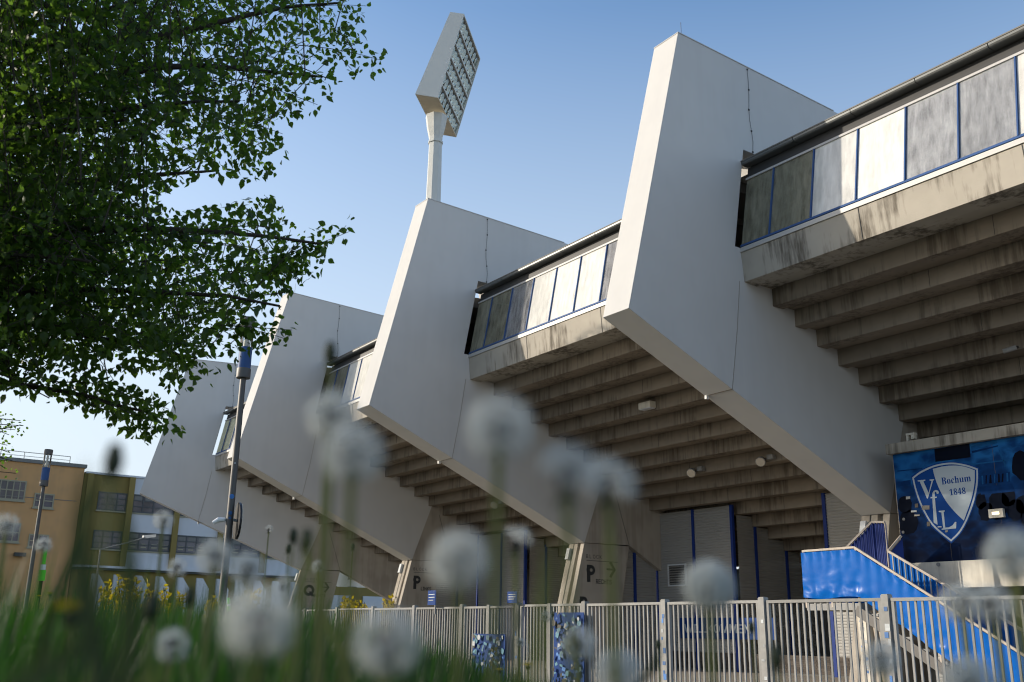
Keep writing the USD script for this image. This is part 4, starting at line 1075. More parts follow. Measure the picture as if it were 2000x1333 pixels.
for k in range(6):
    part(lo, 'glass_panel', bx(-77.99, -77.9, 36 + k * 3.2, 38 + k * 3.2, .5, HC + 2.6), M['offwhite'])
bg = thing('beige_building', 'pale beige building in the distance, seen between the columns with Q and P', 'building', (-112, 60, 0))
part(bg, 'wall', bx(-125, -112, 44, 90, 0, 9.2), M['beige'])
for k in range(7):
    for z in (4.6, 6.9):
        window(bg, 49 + k * 2.6, 50.2 + k * 2.6, z, z + 1.4, 2, 1, M['darkframe'], X=-112)
rr_ = part(bg, 'roof_edge', bx(-125.1, -111.8, 43.9, 90.1, 9.201, 9.5), M['gutter'])
# street lamp with a long curved arm
p_ = [at(x, y, 58) for x, y in ((196, 1074), (214, 1069), (236, 1064), (262, 1057), (284, 1050))]
t = thing('arm_lamp', 'street lamp with a long thin curved arm before the olive building', 'street lamp', (p_[0][0], p_[0][1], 0))
part(t, 'mast', tube([[p_[0][0], p_[0][1], 0], [p_[0][0], p_[0][1], p_[0][2] * .6], p_[0]], [.08, .06, .045], 8), M['galv'])
part(t, 'arm', tube(p_, .035, 8), M['galv'])
e = p_[-1]
part(t, 'lamp_head', hexa([e + [0, -.1, -.06], e + [0, .55, .05], e + [0, .55, .2], e + [0, -.1, .1], e + [-.25, -.1, -.06], e + [-.25, .55, .05], e + [-.25, .55, .2], e + [-.25, -.1, .1]]), M['white'])
# bright marker posts among the grass
for (px_, py0_, py1_, d_, w_), lbl in (((86, 1074, 1150, 13.0, .075), 'lime green and white post beside the foot of the left lamp post'), ((447, 1168, 1200, 24.0, .11), 'small lime and white post below the lamp post with the round sign')):
    a, b = at(px_ + (3 if d_ < 20 else 0), py0_, d_), at(px_ - (8 if d_ < 20 else 0), py1_, d_)
    t = thing('marker_post', lbl, 'post', (b[0], b[1], float(bank_h(b[0], b[1]))))
    part(t, 'upper_band', bar(b + (a - b) * .62, a, w_ * .55, .05), M['lime'])
    part(t, 'white_band', bar(b + (a - b) * .48, b + (a - b) * .615, w_ * .8, .06), M['white'])
    part(t, 'lower_band', bar(b + (a - b) * .2, b + (a - b) * .475, w_, .07), M['lime'])
    part(t, 'stake', bar([b[0], b[1], float(bank_h(b[0], b[1])) - .05], b + (a - b) * .195, .04, .04), M['bud'])


# ------------------------------------------------------------------ plants
def blades(rows):
    """Thin triangles: rows of (base point, tip point, width vector)."""
    v, f = [], []
    for a, b, w in rows:
        k = len(v)
        v += [a - w, a + w, b]
        f.append([k, k + 1, k + 2])
    return np.array(v), np.array(f)


def leaf_mesh(P, D, N, L, Wd):
    """Ovate pointed leaves folded along the midrib, all in one mesh: P base, D direction, N normal (arrays), L, Wd lengths."""
    P, D, N = np.asarray(P), np.asarray(D), np.asarray(N)
    D = D / np.linalg.norm(D, axis=1, keepdims=True)
    B = np.cross(D, N); B /= np.linalg.norm(B, axis=1, keepdims=True) + 1e-9
    N = np.cross(B, D)
    L = np.asarray(L)[:, None]; Wd = np.asarray(Wd)[:, None]
    q = [P, P + D * L * .22 + B * Wd * .42 + N * L * .05, P + D * L * .5 + B * Wd * .46 + N * L * .06, P + D * L - N * L * .10,
         P + D * L * .5 - B * Wd * .46 + N * L * .06, P + D * L * .22 - B * Wd * .42 + N * L * .05, P + D * L * .5]
    v = np.stack(q, 1).reshape(-1, 3)
    f0 = np.array([[0, 1, 6], [1, 2, 6], [2, 3, 6], [3, 4, 6], [4, 5, 6], [5, 0, 6]])
    f = (np.arange(len(P))[:, None, None] * 7 + f0[None]).reshape(-1, 3)
    return v, f


def yellow_bush(px_, wpx, top_py, label, seed, X=-40.0):
    r = np.random.default_rng(seed)
    d = ray(px_, 1200); c = EYE + d * (X / d[0]); c[2] = 0
    hgt = (on_x(px_, top_py, X))[2]
    wid = wpx / FPX * 45
    t = thing('forsythia_bush', label, 'bush', c)
    stems, fl_p = [], []
    n = max(8, int(wid * 10))
    for k in range(n):
        b = c + [0.3 * r.standard_normal(), (r.random() - .5) * wid * .7, 0]
        e = b + [0.4 * r.standard_normal(), (r.random() - .5) * wid * .6, hgt * (0.72 + .3 * r.random())]
        m_ = (b + e) / 2 + [0, 0, .2]
        tt = np.linspace(0, 1, 6)[:, None]
        pts = (1 - tt) ** 2 * b + 2 * tt * (1 - tt) * m_ + tt ** 2 * e
        stems.append(tube(pts, [.012] * 6, 4))
        for q_ in r.random(30) * .62 + .38:
            fl_p.append((1 - q_) ** 2 * b + 2 * q_ * (1 - q_) * m_ + q_ ** 2 * e + .05 * r.standard_normal(3))
    part(t, 'stems', cat_(*stems), M['bark'])
    fl_p = np.array(fl_p)
    D = r.standard_normal(fl_p.shape); N = r.standard_normal(fl_p.shape)
    part(t, 'blossoms', leaf_mesh(fl_p, D, N, .14 + .10 * r.random(len(fl_p)), .10 + .07 * r.random(len(fl_p))), M['petal'], kind='stuff')
    nl = int(80 * wid) + 30
    lp = c + np.stack([.35 * r.standard_normal(nl), (r.random(nl) - .5) * wid * .9, r.random(nl) * hgt * .7], 1)
    part(t, 'leaves', leaf_mesh(lp, r.standard_normal((nl, 3)), r.standard_normal((nl, 3)), np.full(nl, .11), np.full(nl, .05)), M['leaf'], kind='stuff')


for k, (p_, w_, tp, lbl) in enumerate(((245, 85, 1128, 'widest yellow blossoming bush, behind the grass below the white bands'), (318, 30, 1143, 'narrow yellow blossoming bush right of the widest one'), (345, 14, 1160, 'smallest yellow blossoming bush, between two others at the left'), (415, 40, 1160, 'yellow blossoming bush just left of the lamp post with the round sign'), (490, 18, 1150, 'yellow blossoming bush right of the lamp post with the round sign'),
                                       (681, 16, 1158, 'yellow blossoming bush at the right edge of the column with Q'), (706, 12, 1173, 'low yellow bush in the middle of the gap between the columns'), (755, 32, 1162, 'yellow blossoming bush against the blue post under the stand'))):
    yellow_bush(p_, w_, tp, lbl, 100 + k)

# grass
def tuft(seed, n, h):
    r = np.random.default_rng(seed)
    v, f = [], []
    for _ in range(n):
        a = r.random() * 2 * np.pi
        b = np.array([math.cos(a), math.sin(a), 0]) * .07 * r.random() ** .5
        out = np.array([math.cos(a + r.normal() * .8), math.sin(a + r.normal() * .8), 0])
        hh, lean, w = h * (.45 + .6 * r.random()), .05 + .42 * r.random() ** 2, .0018 + .002 * r.random()
        s_ = np.array([-out[1], out[0], 0]) * w
        pts = [b + out * lean * hh * t ** 2 + np.array([0, 0, hh * (t - .18 * lean * t ** 3)]) for t in (0, .4, .75, 1)]
        k = len(v)
        for q_, ww in zip(pts[:3], (1, .9, .55)):
            v += [q_ - s_ * ww, q_ + s_ * ww]
        v.append(pts[3])
        f += [[k, k + 1, k + 3], [k, k + 3, k + 2], [k + 2, k + 3, k + 5], [k + 2, k + 5, k + 4], [k + 4, k + 5, k + 6]]
    return np.array(v), np.array(f)


gr = UsdGeom.PointInstancer.Define(stage, '/World/meadow_grass')
key(gr.GetPrim(), label='dark green meadow grass on the bank', category='grass', kind='stuff')
protos = []
for k in range(5):
    pth = f'/World/meadow_grass/tuft_{k:03d}' if k else '/World/meadow_grass/tuft'
    usdkit.mesh(stage, pth, tuft(20 + k, 22, .40), M['grass'])
    protos.append(Sdf.Path(pth))
pos, scl, rot, idx = [], [], [], []
g_r = np.random.default_rng(11)
heading = math.atan2(FWD[1], FWD[0])
while len(pos) < 15000:
    d = 0.45 * (45 / .45) ** (g_r.random() ** .85)
    a = heading + math.radians(g_r.uniform(-36, 36))
    x, y = d * math.cos(a), d * math.sin(a)
    if y > 7.2 or (d < 1.1 and g_r.random() < .4):
        continue
    left = sstep((math.degrees(a - heading) + 8) / 22)            # 0 at the right, 1 at the left
    if g_r.random() > .35 + .65 * left:
        continue
    g = float(bank_h(x, y))
    s_ = (0.40 + .62 * left) * (.6 + .55 * g_r.random())
    if d < 1.6:
        s_ *= .5 + .3 * d
    pos.append((x, y, g - .02)); scl.append((s_, s_, s_ * (.85 + .4 * g_r.random()))); idx.append(int(g_r.integers(5)))
    h_ = g_r.random() * math.pi
    rot.append(Gf.Quath(math.cos(h_), 0, 0, math.sin(h_)))
gr.CreatePrototypesRel().SetTargets(protos)
gr.CreatePositionsAttr(Vt.Vec3fArray.FromNumpy(np.array(pos, np.float32)))
gr.CreateScalesAttr(Vt.Vec3fArray.FromNumpy(np.array(scl, np.float32)))
gr.CreateOrientationsAttr(Vt.QuathArray(rot))
gr.CreateProtoIndicesAttr(Vt.IntArray(idx))


# dandelions
def fib(n):
    i = np.arange(n) + .5
    ph = np.arccos(1 - 2 * i / n); th_ = np.pi * (1 + 5 ** .5) * i
    return np.stack([np.cos(th_) * np.sin(ph), np.sin(th_) * np.sin(ph), np.cos(ph)], 1)


def stem_pts(head, lean, r):
    g = float(bank_h(head[0] + lean[0], head[1] + lean[1])) - .02
    root = np.array([head[0] + lean[0], head[1] + lean[1], min(g, head[2] - .12)])
    t = np.linspace(0, 1, 9)[:, None]
    mid = (head + root) / 2 + np.array([lean[1], -lean[0], 0]) * .12 - np.array([lean[0], lean[1], 0]) * .22
    return (1 - t) ** 2 * root + 2 * t * (1 - t) * mid + t ** 2 * head


def clock(px_, py_, rpx, label, lean=(0.02, 0.01), full=1.0, seeds=None, R=.0225, dist=None):
    dist = dist or R * FPX / rpx
    c = at(px_, py_, dist)
    r = np.random.default_rng(int(px_ * 7 + py_))
    t = thing('dandelion', label, 'dandelion')
    part(t, 'stem', tube(stem_pts(c, lean, r), .0027, 6), M['stem'])
    part(t, 'seed_core', lathe([(0, c[2] - .007), (.0050, c[2] - .006), (.0074, c[2] - .001), (.0066, c[2] + .004), (.0035, c[2] + .0065), (0, c[2] + .007)], (c[0], c[1], 0), 10), M['core'])
    n = seeds or (150 if rpx > 50 else 115 if rpx > 30 else 75)
    hairs = 17 if rpx > 50 else 12
    wd = .00013 if rpx > 56 else .00022
    rows = []
    for d in fib(n):
        d = d + r.normal(size=3) * .12; d /= np.linalg.norm(d)
        if full < 1 and (d @ np.array([.45, .2, .85])) < 1 - 2 * full:
            continue
        if d[2] < -.86:
            continue
        R_ = R * (.84 + .22 * r.random())
        a = c + d * .006; b = c + d * R_ * .70
        s_ = np.cross(d, r.normal(size=3)); s_ /= np.linalg.norm(s_)
        rows.append((a, b, s_ * wd))
        s2 = np.cross(d, s_)
        ph = r.random() * 6.28
        for h in range(hairs):
            q_ = ph + h * 2 * np.pi / hairs
            o = s_ * math.cos(q_) + s2 * math.sin(q_)
            el_ = .35 + .35 * r.random()
            e = b + (d * math.sin(el_) + o * math.cos(el_)) * R * .40 * (.85 + .3 * r.random())
            rows.append((b, e, np.cross(e - b, d) / (np.linalg.norm(np.cross(e - b, d)) + 1e-9) * wd))
    part(t, 'seed_head', blades(rows), M['fluff'])
    lv = [(c + np.array([0, 0, -.006]), c + np.array([.014 * math.cos(q_), .014 * math.sin(q_), -.018]), np.array([-math.sin(q_), math.cos(q_), 0]) * .002) for q_ in np.arange(8) * .785]
    part(t, 'bracts', blades(lv), M['bud'])


CL = [
    (975, 838, 80, 'largest dandelion seed head in the middle, before the floodlight fin', (.015, -.01)),
    (650, 815, 62, 'upper of two overlapping dandelion seed heads left of the middle', (.02, .01)),
    (688, 888, 72, 'lower and larger of two overlapping dandelion seed heads left of the middle', (-.01, .02)),
    (895, 1096, 70, 'dandelion seed head hanging before the grey kiosk under the stand', (.0, .02)),
    (1384, 1146, 55, 'sharpest dandelion seed head, above the fence between two posts', (.01, .0)),
    (757, 1256, 76, 'big dandelion seed head at the bottom, before the left half of the fence', (.01, .01)),
    (505, 1215, 80, 'big dandelion seed head low at the left, beside the start of the fence', (-.06, .03)),
    (336, 1262, 38, 'dark-centred dandelion seed head alone in the grass at the lower left', (.02, .02)),
    (420, 1088, 40, 'left of two seed heads below the round sign', (.02, .0)),
    (484, 1112, 38, 'right of two seed heads below the round sign', (.02, .02)),
    (319, 1016, 22, 'small seed head standing high before the white band of the olive building', (-.02, .02)),
    (346, 1110, 22, 'small seed head below the white band of the olive building', (.02, .02)),
    (12, 1026, 25, 'seed head cut by the left edge of the picture', (.01, .02)),
    (556, 1148, 27, 'seed head before the foot of the column with Q', (.02, .01)),
    (1207, 1312, 50, 'seed head at the bottom edge below the blue stickered board', (.01, .02)),
    (1978, 1086, 54, 'seed head at the right edge before the blue mural', (-.02, .01)),
    (1876, 1178, 42, 'left of two thin seed heads over the fence rail at the right', (.02, .0)),
    (1937, 1182, 42, 'right of two thin seed heads over the fence rail at the right', (.01, .02)),
    (1722, 1288, 36, 'seed head hanging before the fence post at the staircase', (.01, .02)),
    (1130, 1258, 40, 'seed head before the blue stickered board', (.0, .02)),
    (1895, 1335, 52, 'seed head cut by the bottom edge at the right', (.01, .01)),
    (464, 1180, 18, 'little seed head below the pair under the round sign', (.02, .0)),
    (1016, 1256, 12, 'tiny seed head right of the left stickered board', (.01, .0)),
    (1066, 1205, 14, 'tiny seed head between the two stickered boards', (.01, .0)),
    (85, 1065, 17, 'small seed head beside the pole of the left lamp post', (.01, .0)),
    (622, 1108, 16, 'small seed head on the column with Q', (.01, .0)),
]
for a in CL:
    clock(*a, seeds={1876: 95, 1937: 95, 1384: 230, 1207: 190, 895: 170}.get(a[0]))
clock(1108, 935, 82, 'half blown seed head with ragged left side, right of the middle', (.03, .0), full=.55, seeds=110)
clock(1188, 950, 68, 'half blown seed head on the right of the ragged one', (.0, .02), full=.5, seeds=100)
clock(1006, 1062, 40, 'nearly bare seed head on a thick pale stem above the fence', (.005, .02), full=.3, seeds=80)
clock(525, 1035, 10, 'tiny half bare seed head before the farthest fin', (.01, .0), full=.5, seeds=60)


def bud(px_, py_, hpx, label, lean=(.02, .01), H=.02, wide=.32, m_='bud'):
    dist = H * FPX / hpx
    c = at(px_, py_, dist)
    t = thing('dandelion_bud', label, 'flower bud')
    part(t, 'stem', tube(stem_pts(c, lean, None), .0017, 6), M['stem'])
    part(t, 'bud_head', lathe([(0, c[2] - H * .5), (H * wide * .7, c[2] - H * .45), (H * wide, c[2] - H * .1), (H * wide * .8, c[2] + H * .25), (H * wide * .55, c[2] + H * .5), (0, c[2] + H * .52)], (c[0], c[1], 0), 9), M[m_])
    lv = [(c + np.array([0, 0, -H * .4]), c + np.array([H * .6 * math.cos(q_), H * .6 * math.sin(q_), -H * .75]), np.array([-math.sin(q_), math.cos(q_), 0]) * .0022) for q_ in np.arange(7) * .9]
    part(t, 'bracts', blades(lv), M['bud'])


for a in ((645, 688, 40, 'dark closed dandelion bud above the two overlapping seed heads', (.0, .02)), (222, 898, 58, 'large blurred bud rising above the olive building at the left', (.01, .01)), (598, 1055, 42, 'dark green bud before the column with Q', (-.03, .01)),
          (573, 1046, 26, 'pale green bud beside the dark one before the column with Q', (.02, .0)), (563, 1072, 16, 'small grey bud left of the column with Q', (.01, .01)), (1516, 1283, 42, 'dark blurred bud before the fence at the right', (.01, .02)), (1468, 1225, 18, 'small bud before the fence right of its middle', (.01, .02)),
          (1285, 1258, 14, 'small drooping bud before the fence', (.02, .01)), (370, 1165, 30, 'drooping dark seed head between grass blades at the left', (.02, .01)), (296, 1185, 46, 'blurred brown bud low in the grass at the left', (.02, .02)), (1080, 1200, 10, 'tiny white tipped bud on the fence post', (.005, .0)), (690, 1068, 12, 'tiny bud on a light stem before the white fin', (.005, .0))):
    bud(*a)


def yellow_flower(px_, py_, wpx, label, lean=(.02, .01), R=.019):
    c = at(px_, py_, 2 * R * FPX / wpx)
    r = np.random.default_rng(int(px_))
    t = thing('yellow_dandelion', label, 'flower')
    part(t, 'stem', tube(stem_pts(c, lean, r), .002, 6), M['stem'])
    rows = []
    for ring, (rad, z0_, lift) in enumerate(((1.0, 0, .15), (.85, .001, .35), (.6, .002, .6), (.35, .003, .9))):
        for q_ in np.arange(26) * 2 * np.pi / 26 + ring * .13:
            o = np.array([math.cos(q_), math.sin(q_), 0]); s_ = np.array([-math.sin(q_), math.cos(q_), 0])
            rr2 = R * rad * (.9 + .2 * r.random())
            k1, k2 = c + o * .002 + [0, 0, z0_], c + o * rr2 + [0, 0, z0_ + rr2 * lift * .5]
            rows.append((k1, k2, s_ * .0003)); rows.append((k2, k1 + (k2 - k1) * .2, s_ * .0019))
    part(t, 'petals', blades(rows), M['petal'])
    part(t, 'calyx', lathe([(0, c[2] - .012), (.006, c[2] - .010), (.007, c[2] - .002), (0, c[2])], (c[0], c[1], 0), 9), M['bud'])


for a in ((142, 1192, 92, 'large blurred yellow dandelion flower in the grass at the lower left'), (1030, 1300, 26, 'yellow dandelion flower below the left stickered board, higher of the two'), (976, 1309, 20, 'yellow dandelion flower at the bottom, left of the higher one'), (98, 1160, 16, 'little yellow flower above the large blurred one'), (76, 1165, 12, 'tiny yellow flower near the foot of the left lamp post'), (322, 1152, 10, 'tiny yellow flower in the grass below the white band')):
    yellow_flower(*a)

# dandelion leaves and tall blades close to the lens
lr = np.random.default_rng(5)
for k, (p0_, p1_, d_, lbl) in enumerate((((205, 1340), (170, 900), .42, 'tall dark blurred leaf rising past the olive building'), ((240, 1345), (235, 960), .5, 'second tall blurred leaf right of the first at the left'), ((60, 1345), (210, 905), .8, 'long thin grass blade crossing the orange building'), ((265, 1345), (325, 1278), .45, 'pale slanting stalk at the bottom left'),
                                         ((30, 1345), (160, 1235), .35, 'broad blurred leaf in the bottom left corner'), ((690, 1345), (600, 1060), .9, 'long leaning stalk before the start of the fence'), ((560, 1345), (612, 1035), .7, 'brown green stalk before the column with Q'), ((1040, 1345), (1070, 1040), .5, 'blurred yellow green leaf before the column with P RECHTS'), ((1235, 1345), (1300, 1240), .9, 'thin blade leaning before the fence'))):
    a, b = at(*p0_, d_), at(*p1_, d_)
    t_ = np.linspace(0, 1, 8)[:, None]
    mid = (a + b) / 2 + lr.normal(size=3) * .006
    pts = (1 - t_) ** 2 * a + 2 * t_ * (1 - t_) * mid + t_ ** 2 * b
    g = float(bank_h(a[0], a[1]))
    pts = np.vstack([[a[0], a[1], g - .02], pts])
    wv_ = np.cross(b - a, ray(*p0_)); wv_ /= np.linalg.norm(wv_)
    wd = np.array([.6, .8, 1, 1, .95, .85, .7, .4, .05]) * (.0045 if k in (0, 1, 4) else .0028)
    v = np.vstack([pts - wv_ * wd[:, None], pts + wv_ * wd[:, None], pts + np.cross(wv_, (b - a)) / np.linalg.norm(b - a) * wd[:, None] * .4])
    n = len(pts)
    f = [x for i in range(n - 1) for o, o2 in ((0, 2 * n), (2 * n, n)) for x in ([o + i, o2 + i, o2 + i + 1], [o + i, o2 + i + 1, o + i + 1])]
    solo('grass_stalk', (v, np.array(f)), M['stem' if k in (3, 5, 6, 7) else 'bud'], label=lbl, cat='grass blade')

# ------------------------------------------------------------------ the tree at the upper left
tr = np.random.default_rng(21)
trunk0 = np.array([-7.9, -1.2, 0.0]); trunk0[2] = float(bank_h(trunk0[0], trunk0[1])) - .1
tree = thing('broadleaf_tree', 'large leafy tree hanging into the picture from the upper left', 'tree', trunk0)
tp_ = [trunk0, trunk0 + [.05, .05, 1.4], trunk0 + [.0, .15, 2.6], trunk0 + [-.1, .2, 4.2], trunk0 + [.0, .25, 6.2], trunk0 + [.1, .1, 8.0]]
part(tree, 'trunk', tube(tp_, [.24, .19, .165, .13, .08, .03], 12), M['bark'], smooth=60)
UP = Polygon([(-250, -250), (722, -250), (724, 5), (690, 60), (742, 96), (742, 128), (665, 140), (625, 200), (560, 225), (548, 268), (530, 325), (480, 340), (420, 322), (350, 345), (300, 362), (270, 420), (-250, 420)])
LO = Polygon([(-250, 380), (290, 395), (340, 432), (420, 415), (535, 398), (548, 440), (600, 468), (688, 436), (680, 470), (622, 538), (565, 562), (510, 600), (572, 640), (556, 668), (500, 668), (430, 700), (405, 742), (340, 748), (300, 705), (200, 712), (-250, 730)])
STR = Polygon([(-250, 700), (60, 735), (160, 745), (250, 762), (335, 795), (358, 828), (330, 846), (285, 852), (215, 812), (120, 778), (-250, 775)])
mask = shapely.union_all([UP, LO, STR]).buffer(0)
limbs = []


def limb(h, px_, py_, d_, r0, sag=.25):
    a = np.array([np.interp(h, [p[2] - trunk0[2] for p in tp_], [p[i] for p in tp_]) for i in range(3)])
    b = at(px_, py_, d_)
    m_ = a + (b - a) * .45 + np.array([0, 0, sag])
    t_ = np.linspace(0, 1, 14)[:, None]
    w1, w2 = tr.normal(size=3) * .10, tr.normal(size=3) * .07
    pts = (1 - t_) ** 2 * a + 2 * t_ * (1 - t_) * m_ + t_ ** 2 * b + tr.normal(size=(14, 3)) * .02 * np.sin(np.pi * t_) + w1 * np.sin(2 * np.pi * t_) + w2 * np.sin(3.7 * np.pi * t_) * t_
    limbs.append(pts)
    return part(tree, 'limb', tube(pts, np.linspace(r0, .008, 14), 7), M['bark'], smooth=60)


for a in ((2.9, 640, 150, 7.0, .075), (3.6, 690, 20, 7.6, .07), (2.4, 600, 470, 6.4, .06), (2.2, 520, 610, 6.6, .05), (2.0, 300, 800, 6.6, .04, .1), (2.6, 430, 330, 8.0, .06), (4.2, 420, -60, 8.2, .06), (3.2, 250, 240, 6.3, .055),
          (2.3, 380, 700, 7.3, .045, .15), (2.5, 150, 520, 5.9, .05), (3.4, 120, 120, 9.0, .055), (2.7, 200, 650, 8.6, .045), (4.8, 560, -180, 8.4, .055), (2.1, 60, 720, 7.4, .035, .1), (3.0, 480, 200, 6.5, .05)):
    limb(*a)
L_all = np.vstack([l[4:] for l in limbs])
leafP, leafD = [], []
twigs = []


def twig(a, b, n_leaf, droop=.08):
    m_ = (a + b) / 2 + np.array([0, 0, droop]) + tr.normal(size=3) * .03
    t_ = np.linspace(0, 1, 6)[:, None]
    pts = (1 - t_) ** 2 * a + 2 * t_ * (1 - t_) * m_ + t_ ** 2 * b
    twigs.append((pts, b))
    for q_ in np.linspace(.18, 1.0, n_leaf):
        p = (1 - q_) ** 2 * a + 2 * q_ * (1 - q_) * m_ + q_ ** 2 * b
        leafP.append(p + tr.normal(size=3) * .022)
        dv = b - a; dv = dv / (np.linalg.norm(dv) + 1e-9)
        leafD.append(dv * .35 + tr.normal(size=3) * .65 + np.array([0, 0, -.55]))


def spread(poly, count, dlo, dhi, n_leaf, left_bias=0.0):
    x0_, y0_, x1_, y1_ = poly.bounds
    k = 0
    while k < count:
        px_, py_ = tr.uniform(x0_, x1_), tr.uniform(y0_, y1_)
        if left_bias and tr.random() < left_bias * np.clip((px_ - 150) / 450, 0, 1):
            continue
        if not poly.contains(Point(px_, py_)):
            continue
        b = at(px_, py_, tr.uniform(dlo, dhi))
        dd = np.linalg.norm(L_all - b, axis=1) + .35 * np.maximum(0, (L_all - b) @ RGT)
        a = L_all[tr.choice(np.argsort(dd)[:24])] + tr.normal(size=3) * .05
        L_ = np.linalg.norm(b - a)
        if L_ > .9:
            a = b + (a - b) / L_ * (.7 + .4 * tr.random())
        twig(a, b, n_leaf)
        k += 1


spread(UP.buffer(-10), 1850, 5.7, 9.6, 14, .78)
spread(LO.buffer(-8), 1300, 5.8, 9.2, 13, .68)
spread(STR.buffer(-6), 110, 6.2, 7.6, 11)
# fringe shoots that reach out to the crown's uneven edge
for px_, py_, d_, back in ((744, 118, 7.3, (-170, -30)), (720, 70, 7.5, (-150, -20)), (715, 12, 7.7, (-150, 10)), (684, 452, 6.5, (-190, 60)), (640, 480, 6.5, (-150, 60)), (612, 532, 6.6, (-160, 10)), (556, 556, 6.6, (-150, -30)), (570, 645, 6.4, (-140, -10)), (556, 662, 6.5, (-150, -20)), (545, 440, 6.9, (-180, 20)), (540, 402, 7.0, (-160, 10)), (545, 330, 7.1, (-150, -30)),
                           (620, 205, 7.0, (-150, -50)), (590, 235, 7.1, (-150, -60)), (552, 262, 7.0, (-140, -40)), (430, 738, 6.8, (-140, -50)), (352, 838, 6.4, (-150, -50)), (330, 800, 6.6, (-140, -30)), (292, 848, 6.5, (-120, -60)), (228, 815, 6.8, (-140, -40)), (470, 690, 6.7, (-150, -30)), (660, 160, 7.2, (-170, -20))):
    b = at(px_, py_, d_); a = at(px_ + back[0], py_ + back[1], d_ + .25)
    twig(a, b, 20, .04)
    for k in range(7):
        q_ = .2 + .75 * tr.random()
        c = a + (b - a) * q_
        twig(c, c + (b - a) / np.linalg.norm(b - a) * .12 + RGT * .05 * tr.normal() - UPV * (.10 + .10 * tr.random()) * (1 if tr.random() < .65 else -1) + FWD * .1 * tr.normal(), 6, .02)
leafP, leafD = np.array(leafP), np.array(leafD)
pp = pix(leafP)
near = mask.buffer(16)
shapely.prepare(near)
tight = mask.buffer(3)
shapely.prepare(tight)
inv = (pp[:, 0] > -30) & (pp[:, 0] < 2000) & (pp[:, 1] < 1100)
keep = shapely.contains_xy(near, pp[:, 0], pp[:, 1]) | ~inv
leafP, leafD, pp = leafP[keep], leafD[keep], pp[keep]
nL = len(leafP)
Ls, Ws = tr.uniform(.032, .070, nL), tr.uniform(.025, .049, nL)
Ns = tr.normal(size=(nL, 3)) * .8 + np.array([0, 0, .8])
tk = [tube(p_, np.linspace(.0042, .0018, 6), 4, cap=False) for k_, (p_, e_) in enumerate(twigs) if k_ % 2 == 0 and all(z[0] < 0 or z[1] < 0 or shapely.contains_xy(tight, z[0], z[1]) for z in pix(p_))]
part(tree, 'twigs', cat_(*tk), M['bark'], kind='stuff')
inview = (pp[:, 0] > 0) & (pp[:, 1] > 0)
size = np.where(inview, Ls / pp[:, 2], 0)
big = np.argsort(-size)[:300]
for k in big:
    part(tree, 'leaf', leaf_mesh(leafP[[k]], leafD[[k]], Ns[[k]], Ls[[k]], Ws[[k]]), M['leaf'])
rest = np.setdiff1d(np.arange(nL), big)
part(tree, 'foliage', leaf_mesh(leafP[rest], leafD[rest], Ns[rest], Ls[rest], Ws[rest]), M['leaf'], kind='stuff')
# the rest of the crown, above and left of the picture
nC = 17000
cc = trunk0 + np.array([-.7, -1.8, 5.0])
pc = tr.normal(size=(nC, 3)); pc /= np.linalg.norm(pc, axis=1, keepdims=True)
pc = cc + pc * np.array([4.2, 5.6, 3.7]) * (.45 + .55 * tr.random((nC, 1)) ** .5)
q_ = pix(pc)
out_ = (q_[:, 2] < .2) | (q_[:, 0] < -90) | (q_[:, 1] < -110)
pc = pc[out_]
part(tree, 'upper_foliage', leaf_mesh(pc, tr.normal(size=pc.shape) + [0, 0, -.4], tr.normal(size=pc.shape) * .8 + [0, 0, .8], tr.uniform(.08, .13, len(pc)), tr.uniform(.06, .1, len(pc))), M['leaf'], kind='stuff')

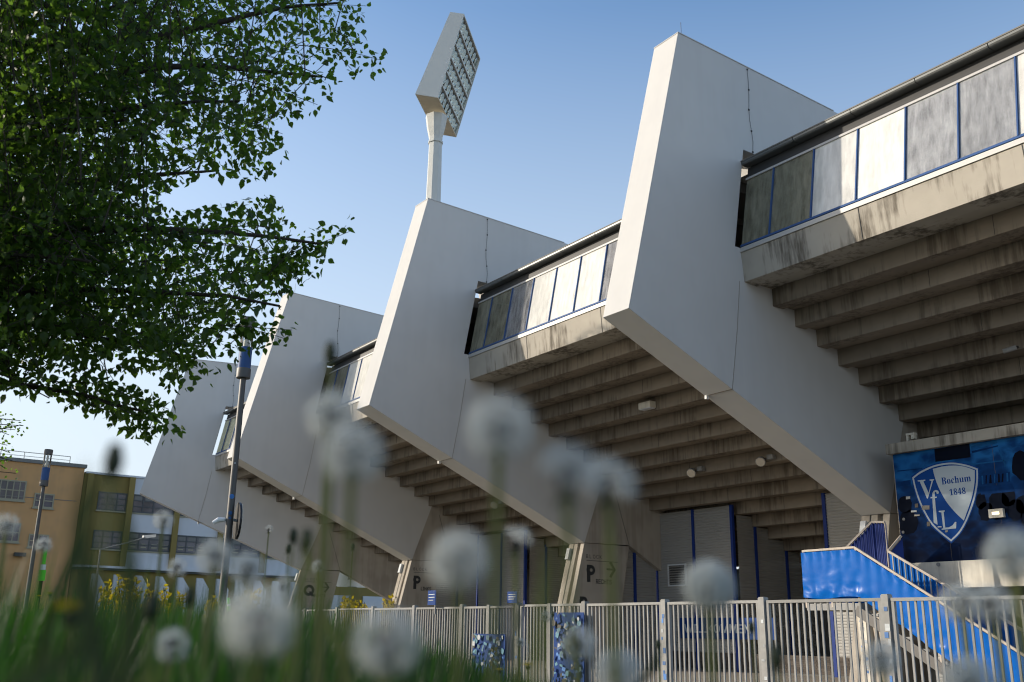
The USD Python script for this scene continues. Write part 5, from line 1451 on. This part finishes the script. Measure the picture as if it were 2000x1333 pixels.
# a second, taller tree farther off: its low twigs reach the left edge, its crown stands behind the first tree
t2 = np.array([-34.5, 0.6, 0.0]); t2[2] = float(bank_h(t2[0], t2[1])) - .05
tree2 = thing('tall_tree', 'dark twigs of a farther tall tree at the left edge above the orange building', 'tree', t2)
part(tree2, 'trunk', tube([t2, t2 + [0, .1, 3], t2 + [.4, .8, 7], t2 + [1.5, 2.4, 11], t2 + [2.3, 3.4, 14]], [.3, .25, .2, .12, .03], 10), M['bark'], smooth=60)
tips = [(40, 822), (30, 840), (46, 832), (18, 850), (14, 870), (24, 900), (10, 915), (32, 925), (-10, 830), (-20, 880), (-40, 850), (-30, 920), (8, 812), (-60, 800), (-70, 880), (20, 885), (6, 895), (36, 832), (-30, 815), (2, 845)]
ms, P2, D2 = [], [], []
for (a_, b_) in tips:
    e = at(a_, b_, 33.0 + 1.6 * tr.random()); a = t2 + [.1, .3, 4.2 + 2.4 * tr.random()]
    m_ = (a + e) / 2 + [0, 0, .3]
    t_ = np.linspace(0, 1, 8)[:, None]
    pts = (1 - t_) ** 2 * a + 2 * t_ * (1 - t_) * m_ + t_ ** 2 * e
    ms.append(tube(pts, np.linspace(.04, .010, 8), 5))
    for q_ in np.linspace(.35, 1, 46):
        P2.append((1 - q_) ** 2 * a + 2 * q_ * (1 - q_) * m_ + q_ ** 2 * e + tr.normal(size=3) * .12); D2.append(tr.normal(size=3) + [.2, 0, -.3])
cc2 = np.array([-32.2, 4.2, 13.1])
for k in range(9):
    e = cc2 + tr.normal(size=3) * [1.5, 1.2, 1.0]
    a = t2 + [.8, 1.4, 8 + 2 * tr.random()]
    ms.append(tube([a, (a + e) / 2 + [0, 0, .4], e], [.07, .05, .015], 6))
part(tree2, 'branches', cat_(*ms), M['bark'])
nK = 11000
pk = tr.normal(size=(nK, 3)); pk /= np.linalg.norm(pk, axis=1, keepdims=True)
pk = cc2 + pk * np.array([3.3, 2.7, 2.2]) * (tr.random((nK, 1)) ** .4)
P2, D2 = np.vstack([np.array(P2), pk]), np.vstack([np.array(D2), tr.normal(size=(nK, 3)) + [0, 0, -.3]])
part(tree2, 'foliage', leaf_mesh(P2, D2, tr.normal(size=P2.shape) + [0, 0, .7], tr.uniform(.08, .14, len(P2)), tr.uniform(.06, .10, len(P2))), M['leaf'], kind='stuff')
